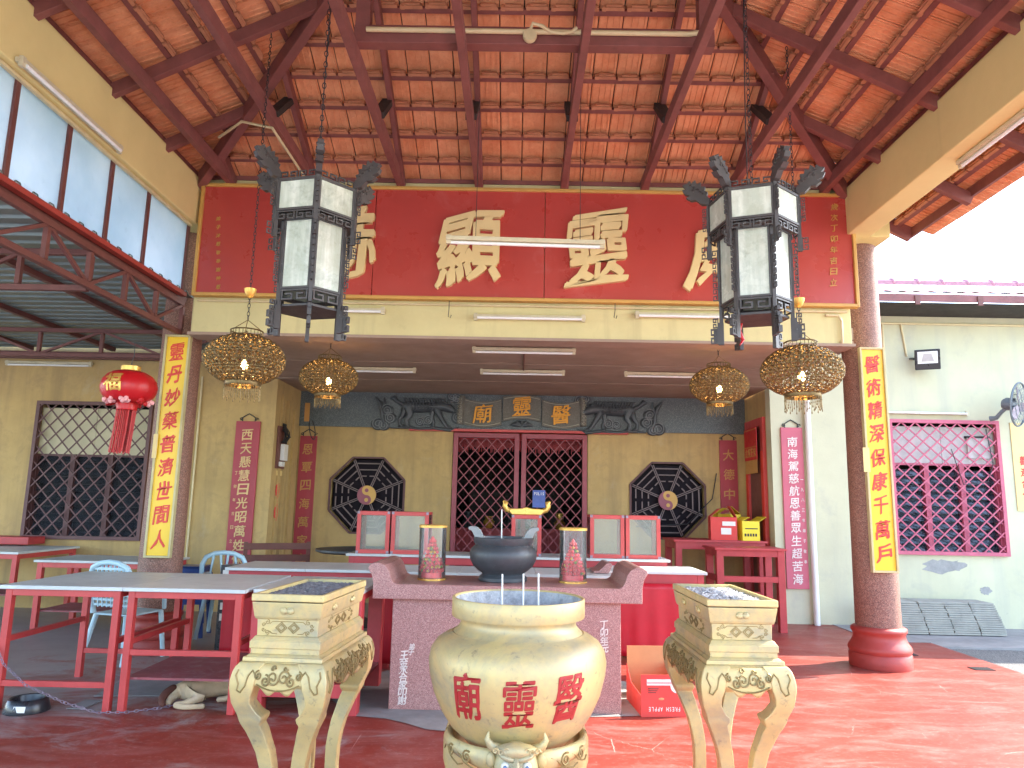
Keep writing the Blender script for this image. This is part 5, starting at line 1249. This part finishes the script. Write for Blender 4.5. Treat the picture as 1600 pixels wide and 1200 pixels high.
# electric meter board, lucky charm, junk on the left porch wall
t = thing('meter_board', 'brown electric meter board with black wires and white breakers', 'electric meter', (XL+.001, 10.72, 2.0))
MB().box(0, .03, -.2, .2, 0, .62).build('board', M['bench_wood'], t, bevel=.004)
for y0, y1, z0, z1 in ((-.09, .09, .12, .36), (-.13, -.02, .03, .1)): MB().box(.031, .09, y0, y1, z0, z1).build('breaker', M['white'], t, bevel=.006)
b = MB(); rn = random.Random(1)
for k in range(9): b.tube([(.05, rn.uniform(-.12, .12), .38), (.08+.03*rn.random(), rn.uniform(-.15, .15), .48), (.07, rn.uniform(-.17, .17), .56), (.05, rn.uniform(-.1, .1), .66)], .009, 6)
b.torus((.05, 0, .55), .15, .007, 24, 5, m=RY(R(80)) @ T(-.55, 0, .0)); b.build('wiring', M['dark_iron'], t)
MB().box(.0, .02, -.12, .1, -.1, -.03).build('number_plate', M['poster_cream'], t)
t = thing('lucky_charm', 'small red paper charm hanging on the side wall under the meter', 'charm', (XL+.02, 10.66, 1.5))
b = MB()
for k in range(10): b.torus((0, 0, 0), .03+.025*math.sin(k*.31*3.1), .012, 10, 5, m=T(0, 0, -.22+.05*k) @ RY(R(90)))
b.build('paper_rings', M['letter_red'], t)
t = thing('red_hanging_banner', 'red banner with fringe hung over the side doorway by the cartons', 'banner', (XR-.09, 11.03, 0))
MB().box(-.012, 0, -.28, .28, 2.28, 2.76).build('cloth', M['lantern_red'], t)
b = MB()
for i, ch in enumerate('合境平安'): put(b, ch, T(-.014, .19-.127*i, 2.40) @ RZ(R(-90)), .1, .12, off=.02, ext=.003)
for z in (2.33, 2.47, 2.73): b.box(-.016, -.0125, -.27, .27, z, z+.012)
b.build('gold_print', M['plaque_dimgold'], t)
b = MB()
for k in range(60): b.box(-.008, -.004, -.275+k*.0092, -.270+k*.0092, 2.08, 2.28)
o = b.build('fringe', M['plaque_dimgold'], t); o['kind'] = 'stuff'
for y, lb in ((10.68, 'narrow red paper strip on the side door post near the pale wall'), (11.38, 'narrow red paper strip on the side door post near the back wall')):
    MB().box(XR-.057, XR-.051, y-.05, y+.05, 1.0, 2.4).build('paper_strip', M['letter_red'], label=lb, cat='paper strip')
MB().box(-3.42, -3.34, BY-.056, BY-.051, 2.80, 3.1).build('paper_strip', M['plaque_dimgold'], label='small orange paper strip on the grey frieze above the red board', cat='paper strip')
# ================================================================== right wall: floodlight, fan, poster, tile stack
p = at(1449, 560, Y=10.15)
t = thing('floodlight', 'black square floodlight fixed on the pale wall', 'floodlight', (p.x, 10.15, p.z), R(-24))
t.rotation_euler = (R(14), 0, R(-24))
MB().box(-.16, .16, -.03, .03, -.16, .13).build('housing', M['black_plastic'], t, bevel=.01)
MB().box(-.125, .125, -.036, -.0305, -.07, .10).build('glass', M['tube_white'], t)
MB().prism([(-.08, -.04), (.08, -.04), (.05, .07), (-.05, .07)], -.04, -.0365).build('reflector', M['vent_board'], t)
MB().tube([(-.17, 0, .0), (-.21, .12, .0), (-.1, .22, .0)], .014, 6).build('bracket', M['black_plastic'], t)
p = at(1592, 632, Y=9.95)
t = thing('wall_fan', 'grey wire cage wall fan on the pale wall near the poster', 'fan', (p.x, 9.95, p.z)); t.rotation_euler = (R(8), 0, R(38))
b = MB()
for s in (-1, 1):
    for k, rr in enumerate((.30, .22, .14, .07)): b.torus((0, 0, 0), rr, .004, 36, 5, m=T(0, -.06*s*(1-(rr/.33)**2), 0) @ RX(R(90)))
    for j in range(24):
        a = 2*math.pi*j/24; b.tube([(rr*math.cos(a), -.06*s*(1-(rr/.33)**2), rr*math.sin(a)) for rr in (.07, .14, .22, .30)], .0022, 4)
b.torus((0, 0, 0), .305, .01, 40, 6, m=RX(R(90))); b.build('cage', M['fan_grey'], t)
for k in range(3):
    MB().prism([(.03, -.03), (.12, -.09), (.23, -.08), (.26, 0), (.2, .05), (.05, .04)], -.004, .004, m=RY(R(120*k)) @ RX(R(14))).build('blade', M['bar_metal'], t)
MB().lathe([(.05, 0), (.085, .02), (.09, .12), (.06, .17), (.001, .18)], 20, m=T(0, .03, 0) @ RX(R(-90))).build('motor', M['fan_grey'], t, smooth=40)
MB().tube([(0, .12, -.02), (-.02, .2, -.12), (0, .26, -.2), (.0, .34, -.22)], [.03, .026, .03, .04], 8).build('arm', M['fan_grey'], t, smooth=50)
pipe('electric_cable', [(p.x-.22, 10.36, p.z-.3), (p.x-.16, 10.36, p.z-.8), (p.x-.25, 10.36, p.z-1.05), (p.x-.6, 10.36, p.z-1.1), (p.x-.75, 10.34, p.z-.6)], .006, 'dark_iron', 'thin dark cable looping from the wall fan to the window', 'cable')
t = thing('wall_poster', 'cream poster with red characters on the pale wall under the fan', 'poster')
MB().box(7.09, 7.75, FY-.012, FY-.002, 1.6, 2.85).build('sheet', M['poster_cream'], t)
b = MB()
for i, ch in enumerate('歡迎合作'):
    put(b, ch, T(7.24, FY-.013, 2.31-.16*i), .12, .13, off=.02, ext=.002, brush=.5)
b.build('lettering', M['letter_red'], t)
ts = thing('roof_tile_stack', 'four leaning stacks of grey concrete roof tiles against the pale wall', 'tile stack', (5.65, 9.95, 0))
rn = random.Random(12)
for c in range(4):
    x0 = 5.02+.335*c
    for k in range(15):
        z = .006+.0262*k; sh = .15*(k/15)**1.6; dx = rn.uniform(-.006, .006)-.06*k/15
        bb = MB(); bb.box(x0+dx-5.65, x0+.327+dx-5.65, 9.72+sh-9.95, 10.2+sh*.3-9.95, z, z+.0225); bb.build('roof_tile', M['slab_grey'], ts, bevel=.004)
# ================================================================== cartons, seats, dog
t = thing('apple_carton', 'open red apple carton lying on the floor beside the altar', 'carton', (1.13, 6.0, 0), R(4))
MB().box(-.175, .175, -.235, -.23, .0, .30).build('front_panel', M['carton_red'], t)
for s in (-1, 1):
    MB().prism([(-.229, 0), (.26, 0), (.26, .28), (.1, .17), (-.229, .15)] if s < 0 else [(-.229, 0), (.26, 0), (.26, .3), (-.229, .3)], s*.1725-.0025, s*.1725+.0025, m=Matrix(((0, 1, 0, 0), (1, 0, 0, 0), (0, 0, 1, 0), (0, 0, 0, 1)))).build('side_panel', M['carton_red'], t)
MB().box(-.17, .17, .255, .26, .0, .42).build('rear_panel', M['carton_inside'], t)
MB().box(-.17, .17, -.229, .254, .002, .008).build('bottom_panel', M['carton_inside'], t)
MB().box(-.13, .12, -.238, -.2355, .225, .268).build('white_label', M['white'], t)
for i, ch in enumerate('FRESH APPLE'):
    b = MB()
    if ch != ' ': put(b, ch, T(.115-.0225*i, -.2365, .055) @ RY(math.pi), .017, .03, off=.01, ext=.001); b.build('letter', M['white'], t)
b = MB()
for i in range(34): b.box(-.125+.007*i, -.1225+.007*i, -.2392, -.2385, .235, .25)
b.build('label_print', M['bead_red'], t)
b = MB()
for i in range(3): b.box(-.12, -.06+.01*i, -.2375, -.2355, .17+.014*i, .175+.014*i)
b.build('small_print', M['dark_timber'], t)
MB().ball((-.02, -.236, .128), (.022, .002, .009), 10, 6).build('hand_hole', M['carton_inside'], t)
b = MB(); b.lathe([(.04, 0), (.05, .0), (.05, .002), (.04, .002)], 20, m=T(.1, -.2365, .22) @ RX(R(90))); b.build('round_stamp', M['white'], t)
MB().box(1.15-.13, 1.15+.02, 6.32, 6.5, .01, .2).build('plastic_bag', M['black_plastic'], label='dark plastic bundle between the apple carton and the altar', cat='bag', bevel=.04)
def carton(name, x, y, z, w, d, h, m, label, rz=0, flaps=((-1, 40), (1, 60))):
    t = thing(name, label, 'carton', (x, y, z), rz)
    MB().box(-w/2, w/2, -d/2, -d/2+.004, 0, h).build('front_panel', M[m], t); MB().box(-w/2, w/2, d/2-.004, d/2, 0, h).build('rear_panel', M[m], t)
    for s in (-1, 1): MB().box(s*w/2-.002, s*w/2+.002, -d/2+.004, d/2-.004, 0, h).build('side_panel', M[m], t)
    MB().box(-w/2+.004, w/2-.004, -d/2+.005, d/2-.005, 0, .004).build('bottom_panel', M['carton_inside'], t)
    for s, a in flaps: MB().box(0, w*.5, -d/2, d/2, 0, .004, m=T(s*w/2, 0, h) @ SC(-s, 1, 1) @ RY(R(-a))).build('flap', M[m], t)
    return t
c1 = carton('offering_carton', 2.98, 10.6, 1.111, .36, .3, .32, 'carton_red', 'red carton with white labels on the tall table, lid flaps up', R(-8))
MB().box(-.02, .16, -.1535, -.1505, .2, .26).build('label', M['white'], c1); MB().box(-.04, .1, -.1535, -.1505, .08, .17).build('label', M['white'], c1)
c2 = carton('offering_carton', 3.31, 10.56, 1.111, .26, .28, .27, 'carton_yellow', 'yellow carton with dark print on the tall table', R(10), ((-1, 25), (1, 150)))
b = MB()
for i in range(5): b.box(-.1+.04*i, -.075+.04*i, -.1435, -.1405, .06, .1)
b.box(-.09, .1, -.1435, -.1405, .16, .175); b.build('print', M['dark_timber'], c2)
carton('offering_carton', 3.12, 10.86, 1.111, .34, .22, .36, 'carton_yellow', 'yellow carton half hidden behind the red carton', R(4), ((-1, 30), (1, 40)))
# chairs
def plastic_chair(loc, rz, label, slots):
    t = thing('plastic_chair', label, 'chair', loc, rz)
    MB().box(-.21, .21, -.22, .2, .42, .44).build('seat', M['pale_plastic'], t, bevel=.01)
    for sx in (-1, 1):
        MB().tube([(sx*.2, -.2, .43), (sx*.235, -.24, 0)], [.024, .02], 8).build('leg', M['pale_plastic'], t); MB().tube([(sx*.19, .18, .43), (sx*.235, .27, 0)], [.024, .02], 8).build('leg', M['pale_plastic'], t)
    b = MB(); out = [(-.21, .20, .44), (-.235, .23, .62), (-.23, .26, .78), (-.19, .275, .86), (-.1, .28, .90), (0, .28, .91), (.1, .28, .90), (.19, .275, .86), (.23, .26, .78), (.235, .23, .62), (.21, .20, .44)]
    b.tube(out, .026, 8); b.build('back_frame', M['pale_plastic'], t, smooth=60)
    if slots == 'slats':
        for x0, x1 in ((-.10, -.14), (-.035, -.02), (.035, .02), (.10, .14)):
            MB().tube([(x0, .20, .44), (x1, .255, .68), (x0*1.1, .277, .89)], [.02, .018, .03], 8, flat=.5).build('back_slat', M['pale_plastic'], t, smooth=60)
    else:
        b = MB()
        for i in range(9): b.bar((-.2+.05*i, .21, .5), (-.19+.0475*i, .272, .88), .014, .02)
        for k in range(8): b.bar((-.22, .215+.0085*k, .52+.047*k), (.22, .215+.0085*k, .52+.047*k), .012, .022)
        b.build('woven_back', M['pale_plastic'], t)
    for s in (-1, 1): MB().tube([(s*.23, .23, .64), (s*.25, .05, .66), (s*.25, -.16, .65), (s*.225, -.21, .45)], [.02, .022, .022, .02], 8).build('arm', M['pale_plastic'], t, smooth=60)
    return t
plastic_chair((-3.2, 8.35, .06), R(180+8), 'pale blue plastic chair with slatted back beside the blue stools', 'slats')
plastic_chair((-3.66, 7.12, .04), R(165), 'pale blue plastic chair with woven back beside the terrazzo column', 'weave')
for i in range(3):
    lb = ['navy blue plastic stool at the bottom of the stack beside the column', 'navy blue plastic stool in the middle of the stack beside the column', 'navy blue plastic stool on top of the stack beside the column'][i]
    t = thing('plastic_stool', lb, 'stool', (-3.70, 8.6, .16*i), R(8), group='stacked stools'); z = .46
    MB().box(-.15, .15, -.15, .15, z-.02, z).build('seat', M['blue_plastic'], t, bevel=.015)
    MB().prism([(-.158, z-.10), (.158, z-.10), (.15, z-.021), (-.15, z-.021)], -.15, .15).build('skirt', M['blue_plastic'], t)
    for sx in (-1, 1):
        for sy in (-1, 1): MB().bar((sx*.145, sy*.14, z-.09), (sx*.175, sy*.175, .0), .045, .02).build('leg', M['blue_plastic'], t)
t = thing('wooden_bench', 'brown wooden bench with slatted back against the porch side wall', 'bench', (-3.05, 9.6, 0), R(24))
for z in (.62, .75, .90): MB().box(-.42, .42, .18, .205, z, z+.085).build('back_slat', M['bench_wood'], t, bevel=.004)
for k in range(3): MB().box(-.42, .42, -.22+.13*k, -.105+.13*k, .42, .445).build('seat_slat', M['bench_wood'], t, bevel=.004)
for s in (-1, 1):
    MB().box(s*.4-.025, s*.4+.025, .206, .25, 0, 1.0).build('leg', M['bench_wood'], t); MB().box(s*.4-.025, s*.4+.025, -.22, -.17, 0, .419).build('leg', M['bench_wood'], t); MB().box(s*.4-.02, s*.4+.02, -.169, .205, .36, .419).build('seat_rail', M['bench_wood'], t)
t = thing('round_table', 'dark round table with black edge behind the granite altar', 'table', (-1.95, 9.55, 0)); MB().lathe([(.55, .90), (.6, .92), (.6, .945), (.001, .95)], 40).build('tabletop', M['stone_black'], t, smooth=40); MB().lathe([(.25, 0), (.2, .04), (.06, .1), (.06, .90)], 20).build('pedestal', M['dark_timber'], t)
# dog
def skinned(name, chains, mt, parent, sub=2):
    vs = []; es = []; rad = []; idx = {}
    for ch in chains:
        prev = None
        for (p, r) in ch:
            key = tuple(round(c, 4) for c in p)
            if key not in idx: idx[key] = len(vs); vs.append(p); rad.append(r)
            i = idx[key]
            if prev is not None: es.append((prev, i))
            prev = i
    me = bpy.data.meshes.new(name); me.from_pydata(vs, es, []); me.materials.append(mt); o = link(name, me, parent)
    o.modifiers.new('skin', 'SKIN').use_smooth_shade = True
    sv = me.skin_vertices[0].data
    for i, r in enumerate(rad): sv[i].radius = r if isinstance(r, tuple) else (r, r)
    sv[0].use_root = True
    m = o.modifiers.new('sub', 'SUBSURF'); m.levels = sub; m.render_levels = sub; return o
dg_ = thing('sleeping_dog', 'cream and tan dog lying curled on the floor under the red table', 'dog', (-2.42, 5.98, 0))
body = [((-.10, -.06, .10), .095), ((.05, .02, .105), .10), ((.2, .1, .10), .095), ((.33, .17, .10), .10), ((.43, .22, .09), .075), ((.52, .22, .075), .06), ((.60, .18, .065), .058), ((.68, .13, .05), .03)]
legs = [[((-.10, -.06, .10), .095), ((-.02, -.14, .085), .07), ((.05, -.20, .055), .04), ((-.02, -.27, .03), .028), ((-.09, -.30, .028), .026), ((.0, -.31, .02), .022), ((.09, -.28, .018), .02), ((.13, -.26, .018), .022)],
        [((-.10, -.06, .10), .095), ((-.16, -.10, .08), .06), ((-.17, -.19, .045), .035), ((-.15, -.26, .025), .022)],
        [((.33, .17, .10), .10), ((.34, .07, .07), .05), ((.28, -.02, .035), .03), ((.2, -.07, .022), .022), ((.14, -.09, .02), .022)],
        [((.33, .17, .10), .10), ((.42, .08, .05), .04), ((.46, .0, .025), .025), ((.44, -.08, .02), .022)]]
db = skinned('body', [body]+legs, M['dog'], dg_)
skinned('tail', [[((-.16, -.12, .12), .03), ((-.205, -.2, .085), .034), ((-.20, -.27, .05), .03), ((-.16, -.32, .026), .016)]], M['dog_brown'], dg_)
MB().torus((0, 0, 0), .082, .008, 20, 6, m=T(.44, .22, .09) @ RY(R(80))).build('collar', M['dark_iron'], dg_)
for s in (-1, 1): MB().prism([(0, 0), (.05, .0), (.035, -.06)], -.006, .006, m=T(.56, .2+.05*s, .12) @ RZ(R(20*s))).build('ear', M['dog_brown'], dg_)
t = thing('dog_bowl', 'black plastic dog bowl with white sticker on the red floor', 'bowl', (-3.53, 5.57, .0))
MB().lathe([(.15, 0), (.152, .005), (.128, .085), (.118, .092), (.105, .088), (.09, .03), (.001, .028)], 36).build('bowl', M['black_plastic'], t, smooth=40)
MB().box(-.01, .075, -.148, -.1455, .02, .06, m=RX(R(-14)) @ T(0, .002, -.034)).build('sticker', M['white'], t)
b = MB(); pts = [(-3.80, 5.55, .45), (-3.72, 5.53, .33), (-3.5, 5.47, .20), (-3.2, 5.46, .09), (-2.98, 5.5, .015), (-2.8, 5.54, .01), (-2.62, 5.66, .01), (-2.5, 5.75, .02)]
for p, q in zip(pts, pts[1:]): chain(b, p, q, .009, .028)
b.build('dog_chain', M['bar_metal'], label='thin metal chain running from the table leg to the dog', cat='chain')
b = MB(); b.box(-.55, .55, -.28, .28, 0, .006, m=T(-2.75, 6.3, .003) @ RZ(R(6))); b.build('cardboard_sheet', M['cement'], label='flat grey board lying on the floor behind the steel tables', cat='board')
MB().box(-3.27, -3.14, 5.62, 5.86, .003, .008).build('paper_scrap', M['cement'], label='small grey paper scrap on the floor behind the dog bowl', cat='paper')
t = thing('speaker_tower', 'narrow dark cabinet with round white knobs behind the steel table', 'cabinet', (-3.02, 7.9, 0))
MB().box(-.06, .06, -.1, .1, 0, .86).build('cabinet', M['black_plastic'], t)
for k in range(5): MB().box(-.035, .035, -.104, -.1005, .30+.11*k, .37+.11*k).build('knob_plate', M['white'], t)
# drain grates on the red floor
for x, y in ((4.35, 8.4), (4.75, 7.72)):
    b = MB()
    for k in range(7): b.box(-.1, .1, -.07+.02*k, -.06+.02*k, 0, .006, m=T(x, y, .001))
    b.box(-.1, -.09, -.07, .07, 0, .005, m=T(x, y, .001)); b.box(.09, .1, -.07, .07, 0, .005, m=T(x, y, .001))
    b.build('drain_grate', M['dark_iron'], label='small iron drain grate in the red floor beside the column' if y > 8 else 'small iron drain grate in the sunlit red floor near the asphalt edge', cat='drain')
